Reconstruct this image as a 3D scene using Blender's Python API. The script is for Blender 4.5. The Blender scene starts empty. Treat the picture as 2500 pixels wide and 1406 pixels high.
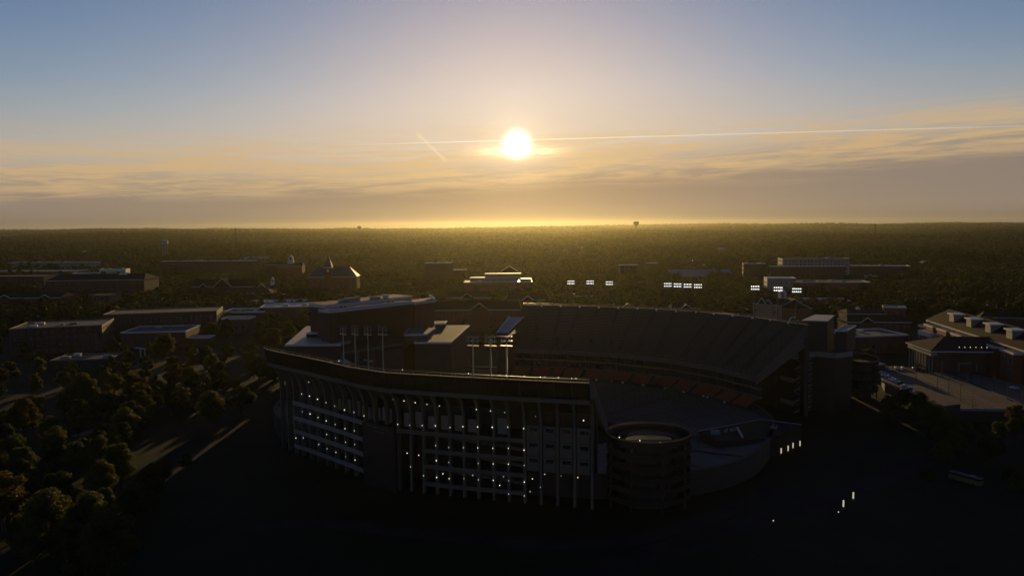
import bpy, bmesh, math, random
from mathutils import Vector, Matrix, noise as mnoise
random.seed(7)
R = math.radians
scene = bpy.context.scene
col = scene.collection

# ------------------------------------------------------------------ camera
# photograph pixels (2500 x 1406) are only used to work out where things stand
F_PX, CXP, CYP = 1785.0, 1250.0, 703.0
CAM_H, PITCH, ROLL = 96.0, R(4.80), R(-0.50)
cam = bpy.data.cameras.new('camera')
cam.sensor_width = 36.0
cam.lens = 36.0 * F_PX / 2500.0
cam.clip_start = 0.5
cam.clip_end = 80000.0
cam_ob = bpy.data.objects.new('camera', cam)
col.objects.link(cam_ob)
cam_ob.matrix_world = (Matrix.Translation((0, 0, CAM_H)) @ Matrix.Rotation(R(90) - PITCH, 4, 'X') @ Matrix.Rotation(ROLL, 4, 'Z'))
scene.camera = cam_ob
M3 = cam_ob.matrix_world.to_3x3()

def ray(px, py):
    return (M3 @ Vector(((px - CXP) / F_PX, -(py - CYP) / F_PX, -1.0))).normalized()

# ------------------------------------------------------------------ sky
SUN_PX = (1262, 352)
sd = ray(*SUN_PX)
SUN_EL = math.asin(sd.z)
SUN_AZ = math.atan2(sd.x, sd.y)
world = bpy.data.worlds.new('World')
scene.world = world
world.use_nodes = True
wt = world.node_tree
wt.nodes.clear()

def wn(kind, **kw):
    n = wt.nodes.new(kind)
    for k, v in kw.items():
        if k.startswith('i_'):
            n.inputs[int(k[2:])].default_value = v
        else:
            setattr(n, k, v)
    return n

def wl(a, b):
    wt.links.new(a, b)

def wmath(op, a, b=None, c=None, clamp=False):
    n = wt.nodes.new('ShaderNodeMath')
    n.operation = op
    n.use_clamp = clamp
    for i, v in enumerate((a, b, c)):
        if v is None:
            continue
        if isinstance(v, (int, float)):
            n.inputs[i].default_value = v
        else:
            wl(v, n.inputs[i])
    return n.outputs[0]

def wstep(v, lo, hi, a=0.0, b=1.0):
    n = wt.nodes.new('ShaderNodeMapRange')
    n.interpolation_type = 'SMOOTHSTEP'
    wl(v, n.inputs[0])
    for i, q in enumerate((lo, hi, a, b)):
        n.inputs[i + 1].default_value = q
    return n.outputs[0]

def wmix(fac, a, b, mode='MIX'):
    n = wt.nodes.new('ShaderNodeMix')
    n.data_type = 'RGBA'
    n.blend_type = mode
    for sock, v in ((n.inputs[0], fac), (n.inputs[6], a), (n.inputs[7], b)):
        if isinstance(v, (int, float)):
            sock.default_value = v
        elif isinstance(v, tuple):
            sock.default_value = v
        else:
            wl(v, sock)
    return n.outputs[2]

sky = wn('ShaderNodeTexSky')
sky.sky_type = 'NISHITA'
sky.sun_disc = False
sky.sun_elevation = SUN_EL
sky.sun_rotation = SUN_AZ
sky.altitude = 200
sky.air_density = 1.0
sky.dust_density = 0.25
sky.ozone_density = 2.0
SKY_STRENGTH = 0.07
tc = wn('ShaderNodeTexCoord')
sep = wn('ShaderNodeSeparateXYZ')
wl(tc.outputs['Generated'], sep.inputs[0])
X, Y, Z = sep.outputs
dot = wn('ShaderNodeVectorMath', operation='DOT_PRODUCT')
wl(tc.outputs['Generated'], dot.inputs[0])
dot.inputs[1].default_value = sd
ang = wmath('MULTIPLY', wmath('ARCCOSINE', wmath('MINIMUM', dot.outputs[1 if len(dot.outputs) > 1 else 0], 0.9999999)), 180 / math.pi)
elev = wmath('MULTIPLY', wmath('ARCSINE', Z), 180 / math.pi)
az = wmath('MULTIPLY', wmath('ARCTAN2', X, Y), 180 / math.pi)
near_sun = wmath('POWER', 2.718, wmath('MULTIPLY', ang, -1 / 16.0))
K = 1.0 / SKY_STRENGTH

def lin(r, g, b, k=1.0):
    f = lambda c: ((c / 255.0 + 0.055) / 1.055) ** 2.4 if c > 10 else c / 255.0 / 12.92
    return (f(r) * k, f(g) * k, f(b) * k, 1.0)

# clear sky: Nishita with a slight overall grade (the same for every direction)
sc_ = wn('ShaderNodeSeparateColor')
wl(sky.outputs[0], sc_.inputs[0])
cm_ = wn('ShaderNodeCombineColor')
for ch, (A_, B_) in enumerate(((24.7, 23.1), (16.2, 16.6), (22.3, 28.6))):      # one tone curve for the whole sky, as a camera profile gives
    q_ = wmath('POWER', wmath('MULTIPLY', sc_.outputs[ch], 0.05), 2.0)
    wl(wmath('DIVIDE', wmath('MULTIPLY', q_, A_ * K), wmath('ADD', wmath('MULTIPLY', q_, B_), 1.0)), cm_.inputs[ch])
clear = cm_.outputs[0]

# far bank of thin cloud above the horizon, streaks of cirrus over it
def wnoise(scale, detail, rough, vec, dist=0.0):
    n = wt.nodes.new('ShaderNodeTexNoise')
    n.inputs['Scale'].default_value = scale
    n.inputs['Detail'].default_value = detail
    n.inputs['Roughness'].default_value = rough
    n.inputs['Distortion'].default_value = dist
    wl(vec, n.inputs['Vector'])
    return n.outputs[0]

def wcomb(x, y, z=0.0):
    n = wt.nodes.new('ShaderNodeCombineXYZ')
    for i, v in enumerate((x, y, z)):
        if isinstance(v, (int, float)):
            n.inputs[i].default_value = v
        else:
            wl(v, n.inputs[i])
    return n.outputs[0]

v_big = wcomb(wmath('MULTIPLY', az, 0.035), wmath('MULTIPLY', elev, 0.30), 3.1)
n_big = wnoise(1.0, 4, 0.5, v_big, 0.3)
el_t = wmath('SUBTRACT', elev, wmath('MULTIPLY', az, 0.030))            # the bank stands a little higher to the north
el_w = wmath('ADD', el_t, wmath('MULTIPLY', wmath('SUBTRACT', n_big, 0.5), 2.2))
v_str = wcomb(wmath('MULTIPLY', az, 0.10), wmath('MULTIPLY', el_t, 1.25), 0.0)
n_str = wnoise(1.0, 7, 0.58, v_str, 0.9)
v_fine = wcomb(wmath('MULTIPLY', az, 0.28), wmath('MULTIPLY', el_t, 3.4), 7.7)
n_fine = wnoise(1.0, 6, 0.6, v_fine, 1.1)
bank = wstep(el_w, 6.3, 2.7)
far_sun = wstep(ang, 30.0, 150.0)                                        # light scatters forward: dimmer away from the sun
bank_col = wmix(near_sun, wmix(far_sun, lin(130, 120, 114, K), lin(72, 72, 84, K)), lin(170, 132, 96, K))
band = wmath('MULTIPLY', wstep(el_w, 2.4, 4.2), wstep(el_w, 8.2, 5.2))
streak = wmath('MULTIPLY', band, wstep(wmath('ADD', wmath('MULTIPLY', n_str, 0.65), wmath('MULTIPLY', n_fine, 0.35)), 0.38, 0.60))
streak_col = wmix(near_sun, wmix(far_sun, lin(212, 178, 132, K), lin(96, 90, 98, K)), lin(242, 202, 144, K))
veil = wmath('MULTIPLY', wstep(el_w, 11.0, 3.5), 0.55)
c = wmix(veil, clear, wmix(near_sun, wmix(far_sun, lin(190, 170, 148, K), lin(90, 92, 104, K)), lin(212, 178, 140, K)))
c = wmix(wmath('MULTIPLY', bank, 0.84), c, bank_col)
c = wmix(wmath('MULTIPLY', streak, 0.88), c, streak_col)
low_ = wstep(elev, -0.3, 1.5, 0.62, 1.0)                                   # long air path dims the lowest sky
lv = wn('ShaderNodeVectorMath', operation='SCALE')
wl(c, lv.inputs[0])
wl(low_, lv.inputs['Scale'])
c = lv.outputs[0]

# a long contrail and a short ragged one
def trail(p0, p1, half, ragged, amt, colr, cin):
    d0, d1 = ray(*p0), ray(*p1)
    a0, e0 = math.degrees(math.atan2(d0.x, d0.y)), math.degrees(math.asin(d0.z))
    a1, e1 = math.degrees(math.atan2(d1.x, d1.y)), math.degrees(math.asin(d1.z))
    L = math.hypot(a1 - a0, e1 - e0)
    ux, uy = (a1 - a0) / L, (e1 - e0) / L
    nrm = d0.cross(d1).normalized()
    dn_ = wn('ShaderNodeVectorMath', operation='DOT_PRODUCT')
    wl(tc.outputs['Generated'], dn_.inputs[0])
    dn_.inputs[1].default_value = nrm
    s = wmath('MULTIPLY', dn_.outputs['Value'], 180 / math.pi)
    t = wmath('ADD', wmath('MULTIPLY', wmath('SUBTRACT', az, a0), ux), wmath('MULTIPLY', wmath('SUBTRACT', elev, e0), uy))
    wob = wmath('MULTIPLY', wmath('SUBTRACT', wnoise(1.0, 5, 0.65, wcomb(wmath('MULTIPLY', az, 2.5 if ragged > .1 else 0.9), wmath('MULTIPLY', elev, 3.0))), 0.5), ragged)
    s = wmath('ABSOLUTE', wmath('ADD', s, wob))
    m = wstep(s, half, half * 0.25)
    m = wmath('MULTIPLY', m, wstep(t, 0.0, L * 0.22))
    m = wmath('MULTIPLY', m, wstep(t, L, L * 0.8))
    return wmix(wmath('MULTIPLY', m, amt), cin, colr)

c = trail((760, 357), (2700, 302), 0.060, 0.07, 0.7, wmix(near_sun, lin(214, 196, 172, K), lin(255, 244, 220, K * 1.25)), c)
c = trail((1010, 318), (1095, 400), 0.19, 0.60, 0.5, lin(255, 230, 190, K), c)
c = trail((300, 372), (640, 358), 0.07, 0.12, 0.35, lin(205, 190, 165, K), c)

# the sun itself behind thin cirrus: disc, aureole, wide glow
core = wmath('POWER', wstep(ang, 2.3, 0.0), 4.6)
halo = wmath('MULTIPLY', wmath('POWER', 2.718, wmath('MULTIPLY', ang, -1 / 1.6)), 0.55)
wide = wmath('MULTIPLY', wmath('POWER', 2.718, wmath('MULTIPLY', ang, -1 / 7.0)), 0.05)
saz, sel = math.degrees(SUN_AZ), math.degrees(SUN_EL)
qa = wmath('POWER', wmath('MULTIPLY', wmath('SUBTRACT', az, saz), 1 / 2.6), 2.0)
qe = wmath('POWER', wmath('MULTIPLY', wmath('SUBTRACT', elev, sel - 0.55), 1 / 0.42), 2.0)
lens = wmath('POWER', 2.718, wmath('MULTIPLY', wmath('ADD', qa, qe), -1.0))       # cirrus lit through just under the sun
halo = wmath('ADD', halo, wmath('MULTIPLY', wmath('MULTIPLY', lens, 1.5), wstep(n_fine, 0.25, 0.62)))
glow = wmath('ADD', halo, wide)
gc = wn('ShaderNodeVectorMath', operation='SCALE')
gc.inputs[0].default_value = (1.0 * K, 0.72 * K, 0.42 * K)
wl(glow, gc.inputs['Scale'])
c = wmix(1.0, c, gc.outputs[0], 'ADD')
cc = wn('ShaderNodeVectorMath', operation='SCALE')
cc.inputs[0].default_value = (6.0 * K, 5.4 * K, 4.6 * K)
wl(core, cc.inputs['Scale'])
c = wmix(1.0, c, cc.outputs[0], 'ADD')
bg = wn('ShaderNodeBackground')
bg.inputs['Strength'].default_value = SKY_STRENGTH
wl(c, bg.inputs['Color'])
wo = wn('ShaderNodeOutputWorld')
wl(bg.outputs[0], wo.inputs['Surface'])

# ------------------------------------------------------------------ sun
sun = bpy.data.lights.new('sun', 'SUN')
sun.energy = 3.4
sun.angle = R(0.55)
sun.color = (1.0, 0.66, 0.25)
sun_ob = bpy.data.objects.new('sun', sun)
col.objects.link(sun_ob)
sun_ob.location = (0, 0, 400)
sun_ob.rotation_euler = (-sd).to_track_quat('-Z', 'Y').to_euler()

# ------------------------------------------------------------------ output
vs = scene.view_settings
vs.view_transform = 'Standard'
vs.look = 'None'
vs.gamma = 1.0
vs.use_curve_mapping = False
vs.exposure = -0.18
scene.render.engine = 'CYCLES'
cy = scene.cycles
cy.use_denoising = True
cy.use_adaptive_sampling = True
cy.adaptive_threshold = 0.02
cy.max_bounces = 4
cy.diffuse_bounces = 2
cy.glossy_bounces = 2
cy.transmission_bounces = 2
cy.volume_bounces = 0
cy.caustics_reflective = False
cy.caustics_refractive = False
cy.sample_clamp_indirect = 4.0
world.cycles.sampling_method = 'MANUAL'
world.cycles.sample_map_resolution = 512

# ================================================================== helpers
def ground_z(x, y):
    r = math.hypot(x, y)
    if r < 1150:
        return 0.0
    w = min(1.0, (r - 1150) / 900.0)
    roll = 9.0 * w * mnoise.noise((x / 420.0, y / 300.0, 1.7)) + 7.0 * w * mnoise.noise((x / 900.0, y / 620.0, 5.7))
    if r < 1500:
        return roll
    t = min(1.0, (r - 1500) / 12500.0)
    n = mnoise.noise((x / 1700.0, y / 1700.0, 0.3)) + 0.5 * mnoise.noise((x / 700.0, y / 700.0, 4.3))
    n2 = mnoise.noise((x / 5200.0, y / 5200.0, 9.1))
    return (54.0 * t ** 1.2 + (34.0 * n + 30.0 * n2) * min(1.0, t * 2.2) + roll)

def gp(px, py, z=0.0):
    """the point at height z that the photograph shows at a pixel"""
    d = ray(px, py)
    t = (z - CAM_H) / d.z
    return Vector((d.x * t, d.y * t, z))

def at(px, py, yy):
    """the point at world depth yy seen at a pixel"""
    d = ray(px, py)
    t = yy / d.y
    return Vector((d.x * t, yy, CAM_H + d.z * t))

# ---------------- materials
MATS = {}
def mat(name, colr, rough=0.7, var=0.12, scale=0.15, metal=0.0, spec=0.4, bump=0.0, bscale=6.0, emit=None, estr=0.0, detail=4, trans=0.0):
    if name in MATS:
        return MATS[name]
    m = bpy.data.materials.new(name)
    m.use_nodes = True
    nt = m.node_tree
    p = nt.nodes['Principled BSDF']
    p.inputs['Roughness'].default_value = rough
    p.inputs['Metallic'].default_value = metal
    p.inputs['Specular IOR Level'].default_value = spec
    tcn = nt.nodes.new('ShaderNodeTexCoord')
    nz = nt.nodes.new('ShaderNodeTexNoise')
    nz.inputs['Scale'].default_value = scale
    nz.inputs['Detail'].default_value = detail
    nz.inputs['Roughness'].default_value = 0.6
    nt.links.new(tcn.outputs['Object'], nz.inputs['Vector'])
    mx = nt.nodes.new('ShaderNodeMix')
    mx.data_type = 'RGBA'
    mx.inputs[6].default_value = (*[c * (1 - var * 2) for c in colr], 1)
    mx.inputs[7].default_value = (*[min(1, c * (1 + var * 2)) for c in colr], 1)
    nt.links.new(nz.outputs[0], mx.inputs[0])
    nt.links.new(mx.outputs[2], p.inputs['Base Color'])
    if bump:
        n2 = nt.nodes.new('ShaderNodeTexNoise')
        n2.inputs['Scale'].default_value = bscale
        n2.inputs['Detail'].default_value = 3
        nt.links.new(tcn.outputs['Object'], n2.inputs['Vector'])
        b = nt.nodes.new('ShaderNodeBump')
        b.inputs['Strength'].default_value = bump
        nt.links.new(n2.outputs[0], b.inputs['Height'])
        nt.links.new(b.outputs[0], p.inputs['Normal'])
    if emit:
        p.inputs['Emission Color'].default_value = (*emit, 1)
        p.inputs['Emission Strength'].default_value = estr
        m.cycles.emission_sampling = 'NONE'
    if trans:
        out = nt.nodes['Material Output']
        tr = nt.nodes.new('ShaderNodeBsdfTranslucent')
        ad = nt.nodes.new('ShaderNodeMixShader')
        hs = nt.nodes.new('ShaderNodeMix')
        hs.data_type = 'RGBA'
        hs.blend_type = 'MULTIPLY'
        hs.inputs[0].default_value = 1.0
        hs.inputs[7].default_value = (1.5, 1.35, 0.5, 1)
        nt.links.new(mx.outputs[2], hs.inputs[6])
        nt.links.new(hs.outputs[2], tr.inputs['Color'])
        ad.inputs[0].default_value = trans
        nt.links.new(p.outputs[0], ad.inputs[1])
        nt.links.new(tr.outputs[0], ad.inputs[2])
        nt.links.new(ad.outputs[0], out.inputs['Surface'])
    MATS[name] = m
    return m

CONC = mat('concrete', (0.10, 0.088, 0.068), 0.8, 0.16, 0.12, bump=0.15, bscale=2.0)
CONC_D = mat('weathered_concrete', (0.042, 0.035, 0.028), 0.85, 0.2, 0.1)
WHITE = mat('white_trim', (0.5, 0.48, 0.45), 0.5, 0.08, 0.4)
PALE = mat('pale_panel', (0.2, 0.185, 0.165), 0.6, 0.1, 0.2)
BRICK = mat('red_brick', (0.17, 0.055, 0.03), 0.85, 0.2, 0.35, bump=0.2, bscale=3.0)
BRICK_D = mat('brown_brick', (0.075, 0.036, 0.026), 0.85, 0.2, 0.35)
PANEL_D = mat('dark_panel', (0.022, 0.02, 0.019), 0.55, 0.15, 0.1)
GLASS = mat('window_glass', (0.02, 0.022, 0.026), 0.12, 0.1, 0.4, spec=0.8)
STEEL = mat('galvanised_steel', (0.30, 0.30, 0.30), 0.4, 0.1, 0.6, metal=0.7)
STEEL_D = mat('dark_steel', (0.05, 0.05, 0.05), 0.5, 0.1, 0.6, metal=0.4)
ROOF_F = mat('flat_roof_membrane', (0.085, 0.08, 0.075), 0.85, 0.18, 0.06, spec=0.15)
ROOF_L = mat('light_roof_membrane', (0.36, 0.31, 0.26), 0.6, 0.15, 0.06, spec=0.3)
ROOF_S = mat('slate_shingle', (0.018, 0.015, 0.013), 0.9, 0.2, 0.25, spec=0.12)
ROOF_B = mat('blue_grey_metal_roof', (0.16, 0.19, 0.24), 0.35, 0.1, 0.1, metal=0.3)
SEAT = mat('aluminium_bench', (0.07, 0.064, 0.058), 0.75, 0.15, 0.08, spec=0.2)
SEAT_O = mat('orange_chair_seat', (0.42, 0.07, 0.02), 0.5, 0.12, 0.2)
AISLE = mat('aisle_concrete', (0.04, 0.038, 0.036), 0.8, 0.15, 0.2)
ASPHALT = mat('asphalt', (0.022, 0.021, 0.02), 0.9, 0.25, 0.06, spec=0.1)
PAVE = mat('parking_deck_concrete', (0.15, 0.105, 0.07), 0.9, 0.25, 0.05, spec=0.1)
PATHM = mat('worn_path', (0.13, 0.08, 0.045), 0.85, 0.25, 0.08)
PAINT_W = mat('white_road_paint', (0.7, 0.68, 0.62), 0.6, 0.15, 0.8)
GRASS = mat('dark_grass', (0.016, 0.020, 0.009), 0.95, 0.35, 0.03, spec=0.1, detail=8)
BARK = mat('tree_bark', (0.05, 0.038, 0.028), 0.9, 0.25, 1.0)
LAMP = mat('lit_lamp', (0.8, 0.8, 0.8), 0.4, 0.0, 1.0, emit=(1.0, 0.90, 0.74), estr=1.5)
LAMP_W = mat('lit_warm_lamp', (0.8, 0.7, 0.5), 0.4, 0.0, 1.0, emit=(1.0, 0.78, 0.48), estr=1.0)
LAMP_D = mat('lit_dim_lamp', (0.8, 0.8, 0.8), 0.4, 0.0, 1.0, emit=(0.85, 0.92, 1.0), estr=0.55)
FLOOD = mat('lit_floodlight', (0.8, 0.8, 0.8), 0.4, 0.0, 1.0, emit=(1.0, 0.98, 0.94), estr=2.2)
WINLIT = mat('lit_window', (0.6, 0.4, 0.2), 0.4, 0.0, 1.0, emit=(1.0, 0.70, 0.38), estr=0.9)
CARS = [mat('car_paint_' + n, c, 0.25, 0.03, 0.5, spec=0.6) for n, c in
        (('silver', (0.42, 0.42, 0.43)), ('white', (0.65, 0.65, 0.64)), ('black', (0.02, 0.02, 0.02)), ('grey', (0.16, 0.17, 0.18)), ('blue', (0.04, 0.07, 0.15)))]
RUBBER = mat('tyre_rubber', (0.015, 0.015, 0.015), 0.9, 0.1, 2.0)
LEAF = [mat('leaf_green', (0.045, 0.062, 0.012), 0.7, 0.35, 0.25, spec=0.2, trans=0.42),
        mat('leaf_dark_green', (0.026, 0.038, 0.013), 0.7, 0.35, 0.25, spec=0.2, trans=0.36),
        mat('leaf_olive', (0.075, 0.075, 0.014), 0.7, 0.35, 0.25, spec=0.2, trans=0.45),
        mat('leaf_rust', (0.068, 0.05, 0.013), 0.7, 0.35, 0.25, spec=0.2, trans=0.45)]

# ---------------- mesh builder
class MB:
    def __init__(self):
        self.v, self.f, self.m = [], [], []
        self.mats = []
    def mi(self, m):
        if m not in self.mats:
            self.mats.append(m)
        return self.mats.index(m)
    def poly(self, pts, m):
        i = len(self.v)
        self.v += [tuple(p) for p in pts]
        self.f.append(tuple(range(i, i + len(pts))))
        self.m.append(self.mi(m))
    def hexa(self, b, t, m, bottom=True):
        """b and t: four points each, counter-clockwise seen from above"""
        i = len(self.v)
        self.v += [tuple(p) for p in b] + [tuple(p) for p in t]
        k = self.mi(m)
        for j in range(4):
            n = (j + 1) % 4
            self.f.append((i + j, i + n, i + 4 + n, i + 4 + j)); self.m.append(k)
        self.f.append((i + 4, i + 5, i + 6, i + 7)); self.m.append(k)
        if bottom:
            self.f.append((i + 3, i + 2, i + 1, i)); self.m.append(k)
        return self
    def box(self, x0, x1, y0, y1, z0, z1, m):
        return self.hexa([(x0, y0, z0), (x1, y0, z0), (x1, y1, z0), (x0, y1, z0)],
                         [(x0, y0, z1), (x1, y0, z1), (x1, y1, z1), (x0, y1, z1)], m)
    def bar(self, p, q, w, m, w2=None, n=4):
        p, q = Vector(p), Vector(q)
        d = (q - p).normalized()
        a = d.cross(Vector((0, 0, 1)))
        if a.length < 1e-3:
            a = Vector((1, 0, 0))
        a.normalize()
        b = d.cross(a)
        w2 = w if w2 is None else w2
        i = len(self.v)
        k = self.mi(m)
        for c_, r in ((p, w), (q, w2)):
            for j in range(n):
                t = 2 * math.pi * (j + 0.5) / n
                o = (a * math.cos(t) + b * math.sin(t)) * r * (1.414 / 2 if n == 4 else 0.5)
                self.v.append(tuple(c_ + o))
        for j in range(n):
            m_ = (j + 1) % n
            self.f.append((i + j, i + m_, i + n + m_, i + n + j)); self.m.append(k)
        self.f.append(tuple(range(i + n, i + 2 * n))); self.m.append(k)
        self.f.append(tuple(range(i + n - 1, i - 1, -1))); self.m.append(k)
        return self
    def mesh(self, name, smooth=False):
        me = bpy.data.meshes.new(name)
        me.from_pydata(self.v, [], self.f)
        for m in self.mats:
            me.materials.append(m)
        me.polygons.foreach_set('material_index', self.m)
        if smooth:
            me.polygons.foreach_set('use_smooth', [True] * len(self.f))
        me.update()
        return me
    def build(self, name, parent=None, smooth=False):
        return link(name, self.mesh(name, smooth), parent)

def link(name, me, parent=None, loc=None, rz=0.0):
    o = bpy.data.objects.new(name, me)
    col.objects.link(o)
    if parent is not None:
        o.parent = parent
    if loc is not None:
        o.location = loc
    if rz:
        o.rotation_euler = (0, 0, rz)
    return o

def tag(o, label=None, cat=None, group=None, kind=None):
    for k, v in (('label', label), ('category', cat), ('group', group), ('kind', kind)):
        if v:
            o[k] = v
    return o

def thing(name, label, cat, loc=(0, 0, 0), rz=0.0, group=None):
    o = bpy.data.objects.new(name, None)
    o.empty_display_size = 1.0
    col.objects.link(o)
    o.location = loc
    o.rotation_euler = (0, 0, rz)
    return tag(o, label, cat, group)

# ================================================================== the land
def make_ground():
    radii = [0, 60, 150, 300, 500, 800, 1150, 1320, 1500, 1700, 1900, 2100, 2300, 2550, 2800, 3050, 3300, 3600, 3900, 4500, 5200, 6000, 7000, 8000, 9000, 10000, 11200, 12500, 14000, 15500, 16700, 17800]
    na = 200
    v = [(0, 0, 0)]
    f = []
    for r in radii[1:]:
        for j in range(na):
            t = 2 * math.pi * j / na
            x, y = r * math.sin(t), r * math.cos(t)
            v.append((x, y, ground_z(x, y) if y > 0 else min(ground_z(x, y), 60)))
    for j in range(na):
        f.append((0, 1 + (j + 1) % na, 1 + j))
    for i in range(len(radii) - 2):
        a, b = 1 + i * na, 1 + (i + 1) * na
        for j in range(na):
            k = (j + 1) % na
            f.append((a + j, a + k, b + k, b + j))
    me = bpy.data.meshes.new('ground')
    me.from_pydata(v, [], f)
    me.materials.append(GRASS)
    me.update()
    o = link('ground', me)
    o['kind'] = 'structure'
make_ground()

# ================================================================== trees
def crown_mesh(name, rnd, height, width, lobes, leaves, leaf, mats, trunk_frac=0.3, blob=0.0):
    """a crown of many small leaf faces spread over uneven lobes (unit: metres, base of the trunk at 0)"""
    v, f, mi = [], [], []
    L = []
    for i in range(lobes):
        a = rnd.uniform(0, 2 * math.pi)
        q = (i + 0.5) / lobes
        zc = height * (trunk_frac + (1 - trunk_frac) * (0.22 + 0.66 * q))
        rr = width * 0.5 * math.sin(math.pi * min(0.93, 0.22 + 0.66 * q)) * rnd.uniform(0.25, 0.75)
        s = width * rnd.uniform(0.17, 0.27) * (1.05 - 0.35 * q)
        L.append((Vector((math.cos(a) * rr, math.sin(a) * rr, zc)), s, s * rnd.uniform(0.6, 0.85)))
    for k in range(leaves):
        c, s, sz = L[rnd.randrange(lobes)]
        d = Vector((rnd.gauss(0, 1), rnd.gauss(0, 1), rnd.gauss(0.25, 1))).normalized()
        rad = rnd.uniform(0.45, 1.0) ** 0.5
        p = c + Vector((d.x * s * rad, d.y * s * rad, d.z * sz * rad))
        if p.z < height * trunk_frac * 0.7:
            continue
        n = (d + Vector((rnd.gauss(0, .6), rnd.gauss(0, .6), rnd.gauss(0.2, .6)))).normalized()
        a = n.cross(Vector((rnd.gauss(0, 1), rnd.gauss(0, 1), rnd.gauss(0, 1)))).normalized()
        b = n.cross(a)
        l1, l2 = leaf * rnd.uniform(0.6, 1.3), leaf * rnd.uniform(0.4, 0.9)
        i = len(v)
        v += [tuple(p - a * l1), tuple(p + b * l2), tuple(p + a * l1 + n * l1 * .2), tuple(p - b * l2)]
        f.append((i, i + 1, i + 2, i + 3))
        mi.append(0 if rnd.random() < 0.7 else 1)
    if blob:                                        # uneven foliage masses inside the leaf cover
        for c, s, sz in L:
            bm = bmesh.new()
            bmesh.ops.create_icosphere(bm, subdivisions=1, radius=1.0)
            i = len(v)
            for q in bm.verts:
                k = rnd.uniform(0.72, 1.08) * blob
                v.append((c.x + q.co.x * s * k, c.y + q.co.y * s * k, c.z + q.co.z * sz * k))
            for q in bm.faces:
                f.append(tuple(i + w.index for w in q.verts))
                mi.append(0 if rnd.random() < 0.6 else 1)
            bm.free()
    me = bpy.data.meshes.new(name)
    me.from_pydata(v, [], f)
    for m in mats:
        me.materials.append(m)
    me.polygons.foreach_set('material_index', mi)
    me.update()
    return me

def trunk_mesh(name, rnd, height, width, trunk_frac=0.3):
    mb = MB()
    top = height * 0.72
    r0 = height * 0.028
    lean = Vector((rnd.uniform(-.04, .04) * height, rnd.uniform(-.04, .04) * height, 0))
    mid = Vector((0, 0, top * 0.5)) + lean * 0.6
    mb.bar((0, 0, -0.4), mid, r0 * 2.2, BARK, r0 * 1.5, 6)
    mb.bar(mid, Vector((0, 0, top)) + lean, r0 * 1.5, BARK, r0 * 0.5, 6)
    for k in range(5):
        a = k * 2.4 + rnd.random()
        z = height * (trunk_frac + 0.06 * k)
        mb.bar(Vector((0, 0, z)) + lean * (z / top), (math.cos(a) * width * .32, math.sin(a) * width * .32, z + height * .2), r0 * 0.8, BARK, r0 * 0.25, 5)
    return mb.mesh(name)

rt = random.Random(11)
PROTO_BIG, PROTO_MID, PROTO_FAR = [], [], []
for i, (mats, w) in enumerate((((LEAF[0], LEAF[2]), 13), ((LEAF[1], LEAF[0]), 12), ((LEAF[2], LEAF[0]), 14), ((LEAF[3], LEAF[2]), 12), ((LEAF[2], LEAF[3]), 11))):
    PROTO_BIG.append((crown_mesh('crown', rt, 16, w, 24, 7000, 0.30, mats, 0.16, blob=0.72), trunk_mesh('trunk', rt, 16, w, 0.16)))
for i, (mats, w) in enumerate((((LEAF[0], LEAF[1]), 12), ((LEAF[1], LEAF[0]), 11), ((LEAF[2], LEAF[0]), 12.5), ((LEAF[0], LEAF[2]), 10), ((LEAF[3], LEAF[2]), 11))):
    PROTO_MID.append((crown_mesh('crown', rt, 16, w, 14, 1500, 0.55, mats, 0.14, blob=0.8), trunk_mesh('trunk', rt, 16, w, 0.14)))
for i, (mats, w) in enumerate((((LEAF[0], LEAF[1]), 13), ((LEAF[1], LEAF[1]), 12), ((LEAF[2], LEAF[0]), 13), ((LEAF[1], LEAF[0]), 11), ((LEAF[2], LEAF[1]), 12), ((LEAF[1], LEAF[2]), 8))):
    PROTO_FAR.append(crown_mesh('forest_tree_crown', rt, 17 if i < 5 else 21, w, 9, 300, 0.85, mats, 0.08, blob=1.0))

def tree(name, x, y, z, h, proto, label, group=None, rz=None):
    me_c, me_t = proto
    s = h / 16.0
    o = thing(name, label, 'tree', (x, y, z), rt.uniform(0, 6.28) if rz is None else rz, group)
    o.scale = (s * rt.uniform(.9, 1.12), s * rt.uniform(.9, 1.12), s)
    link('trunk', me_t, o)
    link('crown', me_c, o)
    return o

KEEP_OUT = []                # (x, y, radius) and oriented rectangles where no wild tree stands
def blocked(x, y):
    for k in KEEP_OUT:
        if len(k) == 3:
            if (x - k[0]) ** 2 + (y - k[1]) ** 2 < k[2] ** 2:
                return True
        else:
            cx_, cy_, hw, hd, ca, sa = k
            dx, dy = x - cx_, y - cy_
            if abs(dx * ca + dy * sa) < hw and abs(-dx * sa + dy * ca) < hd:
                return True
    return False
def keep_rect(cx, cy, w, d, rz, pad=5.0):
    KEEP_OUT.append((cx, cy, w / 2 + pad, d / 2 + pad, math.cos(rz), math.sin(rz)))

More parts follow.
